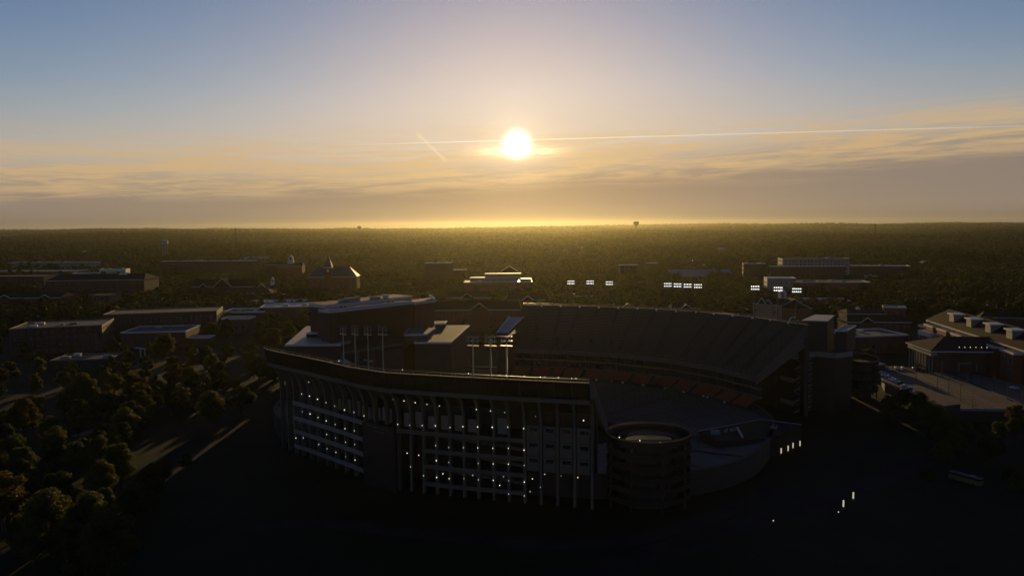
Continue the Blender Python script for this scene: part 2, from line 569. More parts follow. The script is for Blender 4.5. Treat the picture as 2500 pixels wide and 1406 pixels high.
def make_forest(bands):
    pts, kinds, scl, rot = [], [], [], []
    rf = random.Random(5)
    for (d0, d1, step, smin, smax) in bands:
        y = d0
        while y < d1:
            half = y * 0.78 + 120
            x = -half
            while x < half:
                px = x + rf.uniform(-.48, .48) * step
                py = y + rf.uniform(-.48, .48) * step
                x += step
                if mnoise.noise((px / 120.0, py / 120.0, 2.0)) < -0.34:
                    continue
                if py < 3800 and blocked(px, py):
                    continue
                if d0 < 700 and rf.random() < 0.25:
                    continue
                pts.append((px, py, ground_z(px, py) - 0.3))
                b = mnoise.noise((px / 300.0, py / 300.0, 7.0))
                k = rf.choice((0, 1, 1, 2, 3, 3, 5) if b < 0.05 else (0, 0, 2, 2, 4, 3, 1))
                kinds.append(k)
                scl.append(smin + (smax - smin) * min(1, max(0, rf.random() ** 1.3 * .7 + .6 * (mnoise.noise((px / 90.0, py / 90.0, 11.0)) + .25))))
                rot.append(rf.uniform(0, 6.28))
            y += step * 0.9
    me = bpy.data.meshes.new('forest')
    me.from_pydata(pts, [], [])
    for nm, typ, data in (('kind_index', 'INT', kinds), ('size', 'FLOAT', scl), ('turn', 'FLOAT', rot)):
        a = me.attributes.new(nm, typ, 'POINT')
        a.data.foreach_set('value', data)
    o = link('forest', me)
    tag(o, 'wide dark forest of tree crowns reaching to the horizon', 'forest', kind='stuff')
    ng = bpy.data.node_groups.new('forest_scatter', 'GeometryNodeTree')
    ng.interface.new_socket('Geometry', in_out='INPUT', socket_type='NodeSocketGeometry')
    ng.interface.new_socket('Geometry', in_out='OUTPUT', socket_type='NodeSocketGeometry')
    N = ng.nodes
    gi, go = N.new('NodeGroupInput'), N.new('NodeGroupOutput')
    m2p = N.new('GeometryNodeMeshToPoints')
    ng.links.new(gi.outputs[0], m2p.inputs[0])
    join = N.new('GeometryNodeGeometryToInstance')
    src = bpy.data.collections.new('forest_sources')
    for i, me_ in enumerate(PROTO_FAR):
        so = bpy.data.objects.new('forest_tree_%d' % i, me_)
        src.objects.link(so)
        oi = N.new('GeometryNodeObjectInfo')
        oi.inputs['Object'].default_value = so
        oi.inputs['As Instance'].default_value = False
        ng.links.new(oi.outputs['Geometry'], join.inputs[0])
    iop = N.new('GeometryNodeInstanceOnPoints')
    ng.links.new(m2p.outputs[0], iop.inputs['Points'])
    ng.links.new(join.outputs[0], iop.inputs['Instance'])
    iop.inputs['Pick Instance'].default_value = True
    def attr(nm, typ):
        n = N.new('GeometryNodeInputNamedAttribute')
        n.data_type = typ
        n.inputs[0].default_value = nm
        return n.outputs[0]
    ng.links.new(attr('kind_index', 'INT'), iop.inputs['Instance Index'])
    cx_ = N.new('ShaderNodeCombineXYZ')
    ng.links.new(attr('turn', 'FLOAT'), cx_.inputs[2])
    ng.links.new(cx_.outputs[0], iop.inputs['Rotation'])
    sx_, sz_ = attr('size', 'FLOAT'), N.new('ShaderNodeMath')
    sz_.operation = 'POWER'
    sz_.inputs[1].default_value = 0.45
    ng.links.new(sx_, sz_.inputs[0])
    cs_ = N.new('ShaderNodeCombineXYZ')
    ng.links.new(sx_, cs_.inputs[0])
    ng.links.new(sx_, cs_.inputs[1])
    ng.links.new(sz_.outputs[0], cs_.inputs[2])
    ng.links.new(cs_.outputs[0], iop.inputs['Scale'])
    ng.links.new(iop.outputs[0], go.inputs[0])
    md = o.modifiers.new('scatter', 'NODES')
    md.node_group = ng
    print('forest trees', len(pts))

# ================================================================== the stadium
def interp(tab, x):
    for (a, fa), (b, fb) in zip(tab, tab[1:]):
        if x <= b:
            t = (x - a) / (b - a)
            return fa + (fb - fa) * t
    return tab[-1][1]

def normals(pts, toward):
    """unit normals of a plan polyline, on the side away from the point `toward`"""
    out = []
    for i, p in enumerate(pts):
        a, b = pts[max(0, i - 1)], pts[min(len(pts) - 1, i + 1)]
        n = Vector((b.y - a.y, a.x - b.x)).normalized()
        if n.dot(Vector((p.x - toward[0], p.y - toward[1]))) < 0:
            n = -n
        out.append(n)
    return out

def resample(pts, n):
    L = [0]
    for a, b in zip(pts, pts[1:]):
        L.append(L[-1] + (b - a).length)
    out = []
    for k in range(n):
        s = L[-1] * k / (n - 1)
        i = max(j for j in range(len(L)) if L[j] <= s + 1e-9)
        i = min(i, len(pts) - 2)
        t = (s - L[i]) / max(1e-9, L[i + 1] - L[i])
        out.append(pts[i].lerp(pts[i + 1], t))
    return out

FIELD_C = (0.0, 352.0)
UX, UY = -0.88, 0.475            # along the pitch, away to the west
NX, NY = 0.475, 0.88             # across the pitch, away from the camera

def su(u, n, z=0.0):
    return Vector((FIELD_C[0] + UX * u + NX * n, FIELD_C[1] + UY * u + NY * n, z))

def beam_along(mb, pts, nor, o0, o1, z0, z1, m):
    """a continuous beam of rectangular section that follows a plan curve"""
    for i in range(len(pts) - 1):
        a, b, na, nb = pts[i], pts[i + 1], nor[i], nor[i + 1]
        q = [a + na * o1, b + nb * o1, b + nb * o0, a + na * o0]
        mb.hexa([(p.x, p.y, z0) for p in q], [(p.x, p.y, z1) for p in q], m)

# ---------------- near stand: arched concrete back of the upper deck
COLS_PX = [687, 703, 719, 737, 755, 774, 795, 817, 841, 864, 890, 915, 943, 970, 1001, 1032, 1064, 1097, 1131, 1166, 1204, 1241, 1280, 1320, 1361, 1403, 1446]
D_COL = [(600, 335), (690, 314), (720, 306), (800, 290), (897, 271), (970, 262), (1130, 254), (1280, 248), (1446, 242), (1520, 240)]
def col_pt(px, out=0.0):
    p = at(px, 950, interp(D_COL, px))
    return Vector((p.x, p.y))
ncols = [col_pt(p) for p in COLS_PX]
nnor = normals(ncols, FIELD_C)
near = thing('upper_deck_stand', 'curved concrete grandstand seen from behind, tall arched ribs and rows of small lamps', 'grandstand')
RIM_Z = 45.0
FASC = mat('dark_fascia', (0.024, 0.019, 0.014), .9, .25, .25, spec=.1)
for i, (c_, n_) in enumerate(zip(ncols, nnor)):
    mb = MB()
    tdir = Vector((-n_.y, n_.x))
    prof = [(-0.2, -1.0, 0.6), (-0.2, 12, 0.55), (-0.2, 28.0, 0.55)]
    for k in range(1, 8):
        t = R(11.5 * k)
        prof.append((-0.2 + 6.4 * (1 - math.cos(t)), 28.0 + 9.6 * math.sin(t), 0.55 + 0.035 * k))
    prev = None
    for (o, z, w) in prof:
        dd = 0.75
        q = [c_ + n_ * (o + dd) + tdir * w * .75, c_ + n_ * (o + dd) - tdir * w * .75, c_ + n_ * (o - dd * 1.3) - tdir * w * .75, c_ + n_ * (o - dd * 1.3) + tdir * w * .75]
        ring = [(p.x, p.y, z) for p in q]
        if prev:
            mb.hexa(prev, ring, CONC, bottom=False)
        prev = ring
    mb.build('rib', near)
# ring beam, fascia panels, rail
mb = MB(); beam_along(mb, ncols, nnor, 3.6, 6.2, 37.4, 38.8, CONC); mb.build('ring_beam', near)
for i in range(len(ncols) - 1):
    mb = MB()
    a, b, na, nb = ncols[i], ncols[i + 1], nnor[i], nnor[i + 1]
    a2, b2 = a.lerp(b, 0.02), b.lerp(a, 0.02)
    lean = 1.2
    q0 = [a2 + na * 6.0, b2 + nb * 6.0, b2 + nb * 5.5, a2 + na * 5.5]
    q1 = [a2 + na * (6.0 + lean), b2 + nb * (6.0 + lean), b2 + nb * (5.5 + lean), a2 + na * (5.5 + lean)]
    mb.hexa([(p.x, p.y, 39.1) for p in q0], [(p.x, p.y, RIM_Z - 0.4) for p in q1], FASC)
    mb.build('fascia_panel', near)
mb = MB(); beam_along(mb, ncols, nnor, 6.55, 7.5, RIM_Z - 0.38, RIM_Z, CONC_D); mb.build('coping', near)
mb = MB(); beam_along(mb, ncols, nnor, 7.2, 7.28, RIM_Z + 1.0, RIM_Z + 1.1, STEEL)
for i in range(len(ncols)):
    p = ncols[i] + nnor[i] * 7.24
    mb.bar((p.x, p.y, RIM_Z), (p.x, p.y, RIM_Z + 1.1), 0.1, STEEL)
mb.build('guard_rail', near)
# sloping seating deck and its end raker
mb = MB()
for i in range(len(ncols) - 1):
    a, b, na, nb = ncols[i], ncols[i + 1], nnor[i], nnor[i + 1]
    A0, B0, B1, A1 = a + na * 6.6, b + nb * 6.6, b - nb * 26, a - na * 26
    mb.hexa([(A0.x, A0.y, RIM_Z - 2.4), (B0.x, B0.y, RIM_Z - 2.4), (B1.x, B1.y, 20.2), (A1.x, A1.y, 20.2)],
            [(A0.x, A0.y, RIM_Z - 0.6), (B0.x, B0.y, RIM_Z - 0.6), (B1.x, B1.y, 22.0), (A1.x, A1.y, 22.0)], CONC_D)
mb.build('seating_deck', near)
for i, w in ((len(ncols) - 1, 1.0), (0, 1.0)):
    mb = MB()
    a, na = ncols[i], nnor[i]
    td = Vector((-na.y, na.x))
    if td.dot(Vector((1, 0))) < 0:
        td = -td
    s0, s1 = (0.3, 1.5) if i else (-1.5, -0.3)
    P = lambda o, s, z: (a.x + na.x * o + td.x * s, a.y + na.y * o + td.y * s, z)
    mb.hexa([P(7.0, s0, RIM_Z - 5), P(7.0, s1, RIM_Z - 5), P(-28, s1, 17), P(-28, s0, 17)],
            [P(7.2, s0, RIM_Z + .5), P(7.2, s1, RIM_Z + .5), P(-28, s1, 22.6), P(-28, s0, 22.6)], CONC)
    mb.build('raker_beam', near)
# concourse back wall and floors
mb = MB(); beam_along(mb, ncols, nnor, -13.0, -12.4, -1, 31.0, PANEL_D); mb.build('concourse_wall', near)
FLOORS = (22.6, 16.2, 10.4, 4.0)
for k, z in enumerate(FLOORS):
    for (i0, i1) in ((2, 10), (13, 22)):
        if i0 == 13 and k:
            i0 = 15
        pts, nor = ncols[i0:i1 + 1], nnor[i0:i1 + 1]
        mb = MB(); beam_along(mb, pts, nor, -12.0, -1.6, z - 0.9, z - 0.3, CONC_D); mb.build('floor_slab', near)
        mb = MB(); beam_along(mb, pts, nor, 0.65, 1.05, z - 1.1, z + (0.55 if i0 == 2 else 0.35), CONC if i0 > 2 else PALE); mb.build('spandrel_band', near)
# sloping ramp flights behind the open bays
for k, z in enumerate((16.2, 10.4, 4.0)):
    mb = MB()
    a, b, na, nb = ncols[15], ncols[22], nnor[15], nnor[22]
    A, B = a - na * 3.5, b - nb * 3.5
    A2, B2 = a - na * 4.2, b - nb * 4.2
    mb.hexa([(A.x, A.y, z + 4.1), (B.x, B.y, z + 0.8), (B2.x, B2.y, z + 0.8), (A2.x, A2.y, z + 4.1)],
            [(A.x, A.y, z + 5.2), (B.x, B.y, z + 1.9), (B2.x, B2.y, z + 1.9), (A2.x, A2.y, z + 5.2)], CONC)
    mb.build('ramp_flight', near)
# low wall panels between the ribs
for i in list(range(6, 12)) + [13, 14, 15, 16, 17, 18, 20]:
    mb = MB()
    a, b, na, nb = ncols[i], ncols[i + 1], nnor[i], nnor[i + 1]
    a2, b2 = a.lerp(b, 0.1), b.lerp(a, 0.1)
    q = [a2 - na * 3.0, b2 - nb * 3.0, b2 - nb * 3.3, a2 - na * 3.3]
    mb.hexa([(p.x, p.y, 23.0) for p in q], [(p.x, p.y, 27.5 + (i % 3) * 0.6) for p in q], PALE)
    mb.build('wall_panel', near)
# closed bays at the near end: solid panels with slot windows
for i in range(22, 26):
    a, b, na, nb = ncols[i], ncols[i + 1], nnor[i], nnor[i + 1]
    for k in range(3):
        z0, z1 = 11.6 + k * 5.4, 11.6 + k * 5.4 + 5.2
        mb = MB()
        a2, b2 = a.lerp(b, 0.13), b.lerp(a, 0.13)
        q = [a2 + na * .1, b2 + nb * .1, b2 - nb * .3, a2 - na * .3]
        mb.hexa([(p.x, p.y, z0) for p in q], [(p.x, p.y, z1) for p in q], CONC)
        w = mb.build('bay_panel', near)
        mb = MB()
        a3, b3 = a.lerp(b, 0.3), b.lerp(a, 0.22)
        q = [a3 + na * .16, b3 + nb * .16, b3 - nb * .2, a3 - na * .2]
        mb.hexa([(p.x, p.y, z0 + 3.2) for p in q], [(p.x, p.y, z0 + 4.4) for p in q], GLASS)
        mb.build('slot_window', w)
# projecting lift block between the two halves
mb = MB()
a, b, na, nb = col_pt(896), col_pt(970), nnor[10], nnor[13]
q = [a + na * 2.6, b + nb * 2.6, b - nb * 8, a - na * 8]
mb.hexa([(p.x, p.y, -1) for p in q], [(p.x, p.y, 23.6) for p in q], PANEL_D)
lift = mb.build('lift_block', near)
mb = MB()
for (t0, t1, z0) in ((0.12, 0.34, 22.9), (0.36, 0.56, 22.7), (0.6, 0.88, 22.5), (0.36, 0.74, 21.2)):
    p0, p1 = (a + na * 2.75).lerp(b + nb * 2.75, t0), (a + na * 2.75).lerp(b + nb * 2.75, t1)
    mb.bar((p0.x, p0.y, z0), (p1.x, p1.y, z0 - .2), 0.4, CONC)
mb.build('sign_strip', lift)
# small lamps
def R1(x, y): return (640 + .256 * x, 700 + .256 * y)
def R5(x, y): return (640 + .2276 * x, 960 + .2276 * y)
def R6(x, y): return (1100 + .2276 * x, 960 + .2276 * y)
LAMPS = [R1(*p) for p in ((444, 908), (509, 925), (574, 941), (862, 996), (941, 1010), (1057, 1040), (1151, 1055), (1251, 1072), (1353, 1087), (1460, 1104), (1572, 1120), (1690, 1135), (2043, 1168), (2178, 1183), (2313, 1197),
         (378, 1021), (451, 1041), (528, 1071), (609, 1103), (692, 1136), (785, 1173), (876, 1195), (972, 1229), (1293, 1310), (1407, 1319), (1527, 1322), (1652, 1324), (1792, 1340), (1915, 1332), (2055, 1335), (2194, 1338), (2342, 1337),
         (383, 1190), (457, 1211), (533, 1245), (611, 1277), (697, 1311), (790, 1351), (879, 1371))]
LAMPS += [R5(*p) for p in ((693, 439), (788, 477), (895, 522), (993, 547), (362, 478), (442, 476), (607, 546), (697, 592), (791, 630), (896, 678), (997, 713), (1107, 748), (1555, 640), (1680, 662), (1591, 787), (1731, 881), (1862, 559), (2001, 579), (1868, 720), (2002, 738), (1872, 900), (2006, 913), (1939, 860))]
LAMPS += [R6(*p) for p in ((912, 246), (1426, 290), (448, 363), (614, 362), (784, 376), (138, 581), (292, 583), (453, 588), (620, 588), (788, 607), (297, 749), (457, 755), (620, 758), (790, 771), (238, 877), (568, 891), (144, 913), (299, 925), (458, 931), (624, 935), (791, 949), (528, 985), (623, 1078), (790, 1097), (1010, 865), (878, 915), (1185, 883), (1365, 901), (963, 1005), (854, 1052))]
lamp_var = [MB().box(-.14, .14, -.14, .14, -.14, .14, m_).mesh('lamp') for m_ in (LAMP, LAMP_W, LAMP_D, LAMP)]
lamp_me = MB().box(-.14, .14, -.14, .14, -.14, .14, LAMP).mesh('lamp')
for (px, py) in LAMPS:
    p = at(px, py, interp(D_COL, px) - 1.3)
    if p.z < 0.5:
        continue
    o_ = link('lamp', lamp_var[int(px * 3 + py) % 4], near, (p.x, p.y, p.z))
    o_.scale = [0.8 + 0.4 * ((px * 7 + py * 3) % 10) / 10] * 3
# tiny rim lights
rim_me = MB().box(-.1, .1, -.1, .1, 0, .28, LAMP).mesh('rim_lamp')
for px in (868, 1005, 1160, 1250, 1330, 1373, 1405, 1415):
    i = min(range(len(COLS_PX)), key=lambda k: abs(COLS_PX[k] - px))
    p = col_pt(px) + nnor[i] * 7.0
    link('rim_lamp', rim_me, near, (p.x, p.y, RIM_Z + 1.1))

# ---------------- seating helper: stepped rows in sections between aisles
def seating(parent, pts, nor, o_start, rows, run, z_top, rise, sections, m, part='seating_section', aisle=1.8, vom=None):
    """rows step down away from the outer curve; o counts inwards"""
    n_per = max(2, int(len(pts) / sections))
    N = len(pts)
    edges = [round(k * (N - 1) / sections) for k in range(sections + 1)]
    for s in range(sections):
        i0, i1 = edges[s], edges[s + 1]
        mb = MB()
        for r in range(rows):
            z = z_top - r * rise
            o0, o1 = o_start + r * run, o_start + (r + 1) * run
            for i in range(i0, i1):
                a, b, na, nb = pts[i], pts[i + 1], nor[i], nor[i + 1]
                L = (b - a).length
                ta = min(0.45, aisle / 2 / L) if i == i0 else 0
                tb = min(0.45, aisle / 2 / L) if i == i1 - 1 else 0
                A0, B0 = a - na * o0, b - nb * o0
                A1, B1 = a - na * o1, b - nb * o1
                p = [A0.lerp(B0, ta), B0.lerp(A0, tb), B1.lerp(A1, tb), A1.lerp(B1, ta)]
                if vom and vom(s, r, i, i0, i1):
                    continue
                mb.poly([(p[0].x, p[0].y, z), (p[1].x, p[1].y, z), (p[2].x, p[2].y, z), (p[3].x, p[3].y, z)], m)
                zm = z - rise * .5
                mb.poly([(p[3].x, p[3].y, z), (p[2].x, p[2].y, z), (p[2].x, p[2].y, zm), (p[3].x, p[3].y, zm)], m)
                mb.poly([(p[3].x, p[3].y, zm), (p[2].x, p[2].y, zm), (p[2].x, p[2].y, z - rise), (p[3].x, p[3].y, z - rise)], PANEL_D)  # shaded gap under each bench painted as a dark lower riser
        sec = mb.build(part, parent)
        if s < sections:
            mb = MB()
            i = edges[s]
            t = Vector((-nor[i].y, nor[i].x)) * aisle * 0.5
            P0, P1 = pts[i] - nor[i] * o_start, pts[i] - nor[i] * (o_start + rows * run)
            z0, z1 = z_top - 0.35, z_top - rows * rise - 0.35
            q = [P0 - t, P0 + t, P1 + t, P1 - t]
            mb.poly([(q[0].x, q[0].y, z0), (q[1].x, q[1].y, z0), (q[2].x, q[2].y, z1), (q[3].x, q[3].y, z1)], AISLE)
            mb.build('aisle', parent)

# ---------------- far stand: steep upper deck facing the camera
far = thing('upper_deck_stand', 'steep upper deck of grey benches facing the camera above orange club seats', 'grandstand')
fr = [gp(*p, 46.0) for p in ((1277, 744), (1400, 746), (1550, 751), (1700, 760), (1850, 775), (1975, 793))]
fr = resample([Vector((p.x, p.y)) for p in fr], 61)
fn = normals(fr, FIELD_C)
ROWS_F = 30
seating(far, fr, fn, 0.8, ROWS_F, 1.115, 45.2, 0.76, 15, SEAT,
        vom=lambda s, r, i, i0, i1: r >= ROWS_F - 9 and r < ROWS_F - 2 and i == i0)
for s in range(15):                                     # vomitory mouths near the foot of the deck
    i = round(s * 60 / 15)
    a, b, na, nb = fr[i], fr[i + 1], fn[i], fn[i + 1]
    o0, o1 = 0.8 + (ROWS_F - 9) * 1.115, 0.8 + (ROWS_F - 2) * 1.115
    z1 = 45.2 - (ROWS_F - 2) * .76
    a2, b2 = a.lerp(b, 0.28), b.lerp(a, .05)
    q = [a2 - na * o0, b2 - nb * o0, b2 - nb * o1, a2 - na * o1]
    mb = MB()
    mb.poly([(p.x, p.y, z1 - 1.2) for p in q], PANEL_D)
    mb.poly([(q[1].x, q[1].y, z1 - 1.2), (q[0].x, q[0].y, z1 - 1.2), (q[0].x, q[0].y, z1 + 4.6), (q[1].x, q[1].y, z1 + 4.6)], PANEL_D)
    v = mb.build('vomitory', far)
    mb = MB()
    q = [a2 - na * o1, b2 - nb * o1, b2 - nb * (o1 + .3), a2 - na * (o1 + .3)]
    mb.hexa([(p.x, p.y, z1 - 1.2) for p in q], [(p.x, p.y, z1 + .45) for p in q], CONC)
    mb.build('sill', v)
oF = 0.8 + ROWS_F * 1.115
zF = 45.2 - ROWS_F * .76
mb = MB(); beam_along(mb, fr, fn, -0.9, 0.7, -1, 46.0, CONC_D); mb.build('rear_wall', far)
mb = MB(); beam_along(mb, fr, fn, -0.5, -0.35, 47.0, 47.12, STEEL); mb.build('rear_rail', far)
mb = MB(); beam_along(mb, fr, fn, -oF - .35, -oF, zF - 1.6, zF + .9, CONC); mb.build('front_parapet', far)
mb = MB()
for i in range(60):                                     # underside of the deck
    a, b, na, nb = fr[i], fr[i + 1], fn[i], fn[i + 1]
    q = [a - na * 1, b - nb * 1, b - nb * oF, a - na * oF]
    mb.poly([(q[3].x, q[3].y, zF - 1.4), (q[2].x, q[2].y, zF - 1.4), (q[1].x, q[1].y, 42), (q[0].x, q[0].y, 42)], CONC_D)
mb.build('deck_soffit', far)
oS = oF - 3.5
for k, (z0, z1) in enumerate(((zF - 5.3, zF - 1.5), (zF - 9.6, zF - 6.0))):
    mb = MB(); beam_along(mb, fr, fn, -oS - .3, -oS + .2, z0, z1, GLASS); gl = mb.build('suite_glazing', far)
    mb = MB()
    for i in range(0, 61, 2):
        p = fr[i] - fn[i] * (oS + .42)
        mb.bar((p.x, p.y, z0), (p.x, p.y, z1), 0.25, STEEL_D)
    mb.build('mullion', gl)
    mb = MB(); beam_along(mb, fr, fn, -oS - 1.6, -oS + .3, z0 - .7, z0 - .02, CONC); mb.build('suite_slab', far)
zC = zF - 10.5
seating(far, fr, fn, oS + 1.2, 8, 0.95, zC, 0.42, 15, SEAT_O, part='club_seating')
oC, zB = oS + 1.2 + 8 * .95, zC - 8 * .42
mb = MB(); beam_along(mb, fr, fn, -oC - .3, -oC, zB - 1.6, zB + .5, PANEL_D); cw = mb.build('club_wall', far)
sg = MB().box(-.75, .75, -.08, .08, 0, 0.95, WHITE).mesh('section_sign')
for s in range(1, 15):
    i = round((s) * 60 / 15) - 1
    p = fr[i] - fn[i] * (oC + .42)
    link('section_sign', sg, cw, (p.x, p.y, zB - 0.7), math.atan2(-fn[i].x, fn[i].y))
sg2 = MB().box(-.6, .6, -.06, .06, 0, 1.0, WHITE).mesh('row_sign')
for s in range(1, 15):
    i = round(s * 60 / 15)
    p = fr[i] - fn[i] * 0.9
    link('row_sign', sg2, far, (p.x, p.y, 45.0), math.atan2(-fn[i].x, fn[i].y))
for i in (0, 60):                                       # end walls of the deck
    mb = MB()
    a, na = fr[i], fn[i]
    t = Vector((-na.y, na.x)) * (0.5)
    P = lambda o, s, z: (a.x - na.x * o + t.x * s, a.y - na.y * o + t.y * s, z)
    s0, s1 = 0, 1
    mb.hexa([P(0, s0, 36), P(oF, s0, zF - 3), P(oF, s1, zF - 3), P(0, s1, 36)], [P(0, s0, 46.2), P(oF, s0, zF + .6), P(oF, s1, zF + .6), P(0, s1, 46.2)], CONC)
    mb.build('end_raker', far)
for i in range(0, 61, 6):
    mb = MB()
    p = fr[i] - fn[i] * 2
    mb.box(p.x - .6, p.x + .6, p.y - .6, p.y + .6, -1, 40, CONC_D)
    mb.build('column', far)

# ---------------- lower bowl
bowl = thing('lower_seating_bowl', 'grey lower bowl of bench rows sweeping round inside the stadium', 'seating bowl')
NB = 120
oa, ob, ia, ib, zo, zi = 119.0, 84.0, 58.0, 27.0, 8.0, 0.7
def bowl_pt(th, f):
    e = 2 / 2.6
    c_, s_ = math.cos(th), math.sin(th)
    a_, b_ = oa + (ia - oa) * f, ob + (ib - ob) * f
    return su(a_ * math.copysign(abs(c_) ** e, c_), b_ * math.copysign(abs(s_) ** e, s_))
NR, SEC = 22, 24
for s in range(SEC):
    th0, th1 = 2 * math.pi * s / SEC, 2 * math.pi * (s + 1) / SEC
    g = 0.012
    sub = [th0 + g + (th1 - th0 - 2 * g) * k / 5 for k in range(6)]
    mb = MB()
    for r in range(NR):
        f0, f1 = r / NR, (r + 1) / NR
        z, z2 = zo + (zi - zo) * f0, zo + (zi - zo) * f1
        for t0, t1 in zip(sub, sub[1:]):
            A, B, C, D = bowl_pt(t0, f0), bowl_pt(t1, f0), bowl_pt(t1, f1), bowl_pt(t0, f1)
            mb.poly([(A.x, A.y, z), (B.x, B.y, z), (C.x, C.y, z), (D.x, D.y, z)][::-1], SEAT)
            mb.poly([(D.x, D.y, z), (C.x, C.y, z), (C.x, C.y, z2), (D.x, D.y, z2)][::-1], PANEL_D)  # shade on the step fronts put into a dark riser colour
    mb.build('seating_section', bowl)
mb = MB()
rings = [[bowl_pt(2 * math.pi * k / NB, f) for k in range(NB)] for f in (0.0, 1.0)]
for k in range(NB):
    j = (k + 1) % NB
    A, B, C, D = rings[0][k], rings[0][j], rings[1][j], rings[1][k]
    mb.poly([(A.x, A.y, zo - .5), (B.x, B.y, zo - .5), (C.x, C.y, zi - .5), (D.x, D.y, zi - .5)][::-1], AISLE)
mb.build('bowl_slab', bowl)
mb = MB()
for k in range(NB):
    j = (k + 1) % NB
    A, B = rings[0][k], rings[0][j]
    cA, cB = su(0, 0), su(0, 0)
    A2, B2 = A + (A - cA) * 0.012, B + (B - cB) * 0.012
    mb.hexa([(A.x, A.y, -1), (B.x, B.y, -1), (B2.x, B2.y, -1), (A2.x, A2.y, -1)], [(A.x, A.y, zo + 1), (B.x, B.y, zo + 1), (B2.x, B2.y, zo + 1), (A2.x, A2.y, zo + 1)], CONC_D)
mb.build('outer_wall', bowl)
mb = MB()
mb.poly([tuple(su(ia * 1.02 * math.cos(2 * math.pi * k / 60), ib * 1.02 * math.sin(2 * math.pi * k / 60), 0) + Vector((0, 0, 0.02))) for k in range(60)], GRASS)
fl = mb.build('playing_field')
fl['kind'] = 'structure'

# ---------------- prisms on plan polygons taken from the photograph
def plan(pix, z):
    return [gp(px, py, z) for px, py in pix]
def prism(mb, pts, z0, z1, m, top=None):
    """pts: plan points in any order of turn; sides in m, top face in `top`"""
    area = sum(pts[i].x * pts[(i + 1) % len(pts)].y - pts[(i + 1) % len(pts)].x * pts[i].y for i in range(len(pts)))
    if area < 0:
        pts = pts[::-1]
    n = len(pts)
    for i in range(n):
        a, b = pts[i], pts[(i + 1) % n]
        mb.poly([(a.x, a.y, z0), (b.x, b.y, z0), (b.x, b.y, z1), (a.x, a.y, z1)], m)
    mb.poly([(p.x, p.y, z1) for p in pts], top or m)
    mb.poly([(p.x, p.y, z0) for p in pts][::-1], m)
    return mb
def shrink(pts, k):
    c_ = sum((Vector((p.x, p.y)) for p in pts), Vector((0, 0))) / len(pts)
    out = []
    for p in pts:
        d = Vector((p.x, p.y)) - c_
        out.append(c_ + d * (1 + k / d.length))
    return out
def roofed_block(parent, pts, z0, z1, wall, roof, trim=WHITE, t=0.9, over=0.5, name='block'):
    mb = MB(); prism(mb, pts, z0, z1 - t, wall); w = mb.build(name, parent)
    mb = MB(); prism(mb, shrink(pts, over), z1 - t + .004, z1, trim, trim); mb.build('fascia', w)
    mb = MB(); prism(mb, shrink(pts, over - .7), z1 + .004, z1 + .06, roof, roof); mb.build('roof', w)
    return w

# ---------------- west end building with the big board
west = thing('scoreboard_building', 'long terrace building carrying a huge dark scoreboard block with a white cap', 'building')
ZR = 33.5
L1 = plan(((697, 841), (832, 840), (812, 796), (748, 796)), ZR)
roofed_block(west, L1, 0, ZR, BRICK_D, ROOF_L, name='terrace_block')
M1 = plan(((832, 842), (985, 838), (1015, 815), (812, 800)), ZR)
mb = MB(); prism(mb, M1, 0, 30.0, BRICK_D); mid = mb.build('centre_block', west)
Rr = plan(((1012, 835), (1100, 835), (1146, 794), (1050, 794)), ZR)
roofed_block(west, Rr, 0, ZR, BRICK_D, ROOF_F, name='terrace_block')
R2 = plan(((988, 816), (1040, 815), (1062, 800), (1000, 800)), ZR + 3)
roofed_block(west, R2, ZR - 2, ZR + 3, BRICK_D, ROOF_F, name='roof_house')
R3 = plan(((1062, 790), (1086, 789), (1091, 783), (1062, 784)), ZR + 3)
roofed_block(west, R3, ZR - 6, ZR + 3, BRICK_D, ROOF_F, name='roof_house')
U1 = plan(((748, 812), (806, 811), (806, 797), (770, 797)), ZR + 3)
roofed_block(west, U1, ZR - 1, ZR + 3, BRICK_D, ROOF_L, name='roof_house')
# the board
A, B = at(806, 752, 395), at(1003, 735, 438)
d_ = Vector((B.x - A.x, B.y - A.y)).normalized()
bk = Vector((-d_.y, d_.x))
def bp(t, o):
    q = Vector((A.x, A.y)).lerp(Vector((B.x, B.y)), t) + bk * o
    return q
mb = MB(); prism(mb, [bp(0, 0), bp(1, 0), bp(1, 9), bp(0, 9)], 33.6, 50.0, PANEL_D); board = mb.build('scoreboard', west)
mb = MB(); prism(mb, [bp(.1, -.25), bp(.97, -.25), bp(.97, -.003), bp(.1, -.003)], 35.5, 49.0, mat('dark_screen', (0.012, 0.012, 0.013), 0.3, 0.05, 0.2)); mb.build('screen', board)
mb = MB(); prism(mb, [bp(.012, -.4), bp(.075, -.4), bp(.075, -.003), bp(.012, -.003)], 34.5, 49.4, BRICK_D); mb.build('pier', board)
mb = MB(); prism(mb, [bp(-.015, -1.0), bp(1.015, -1.0), bp(1.015, 9.8), bp(-.015, 9.8)], 50.004, 51.6, WHITE, ROOF_F); cap = mb.build('cap', board)
mb = MB()
for o in (-.6, 1.4):
    p, q = bp(0, o), bp(1, o)
    mb.bar((p.x, p.y, 51.9), (q.x, q.y, 51.9), 0.35, WHITE)
mb.build('cap_rail', cap)
for t in (.16, .2, .74, .8):
    p = bp(t, 2.5)
    mb = MB(); mb.box(p.x - .7, p.x + .7, p.y - .7, p.y + .7, 51.6, 53.0, STEEL_D); mb.build('roof_unit', cap)
mb = MB(); prism(mb, [bp(-.02, -2.2), bp(.2, -2.2), bp(.2, -.5), bp(-.02, -.5)], 32.2, 33.7, PALE); mb.build('ledge', west)
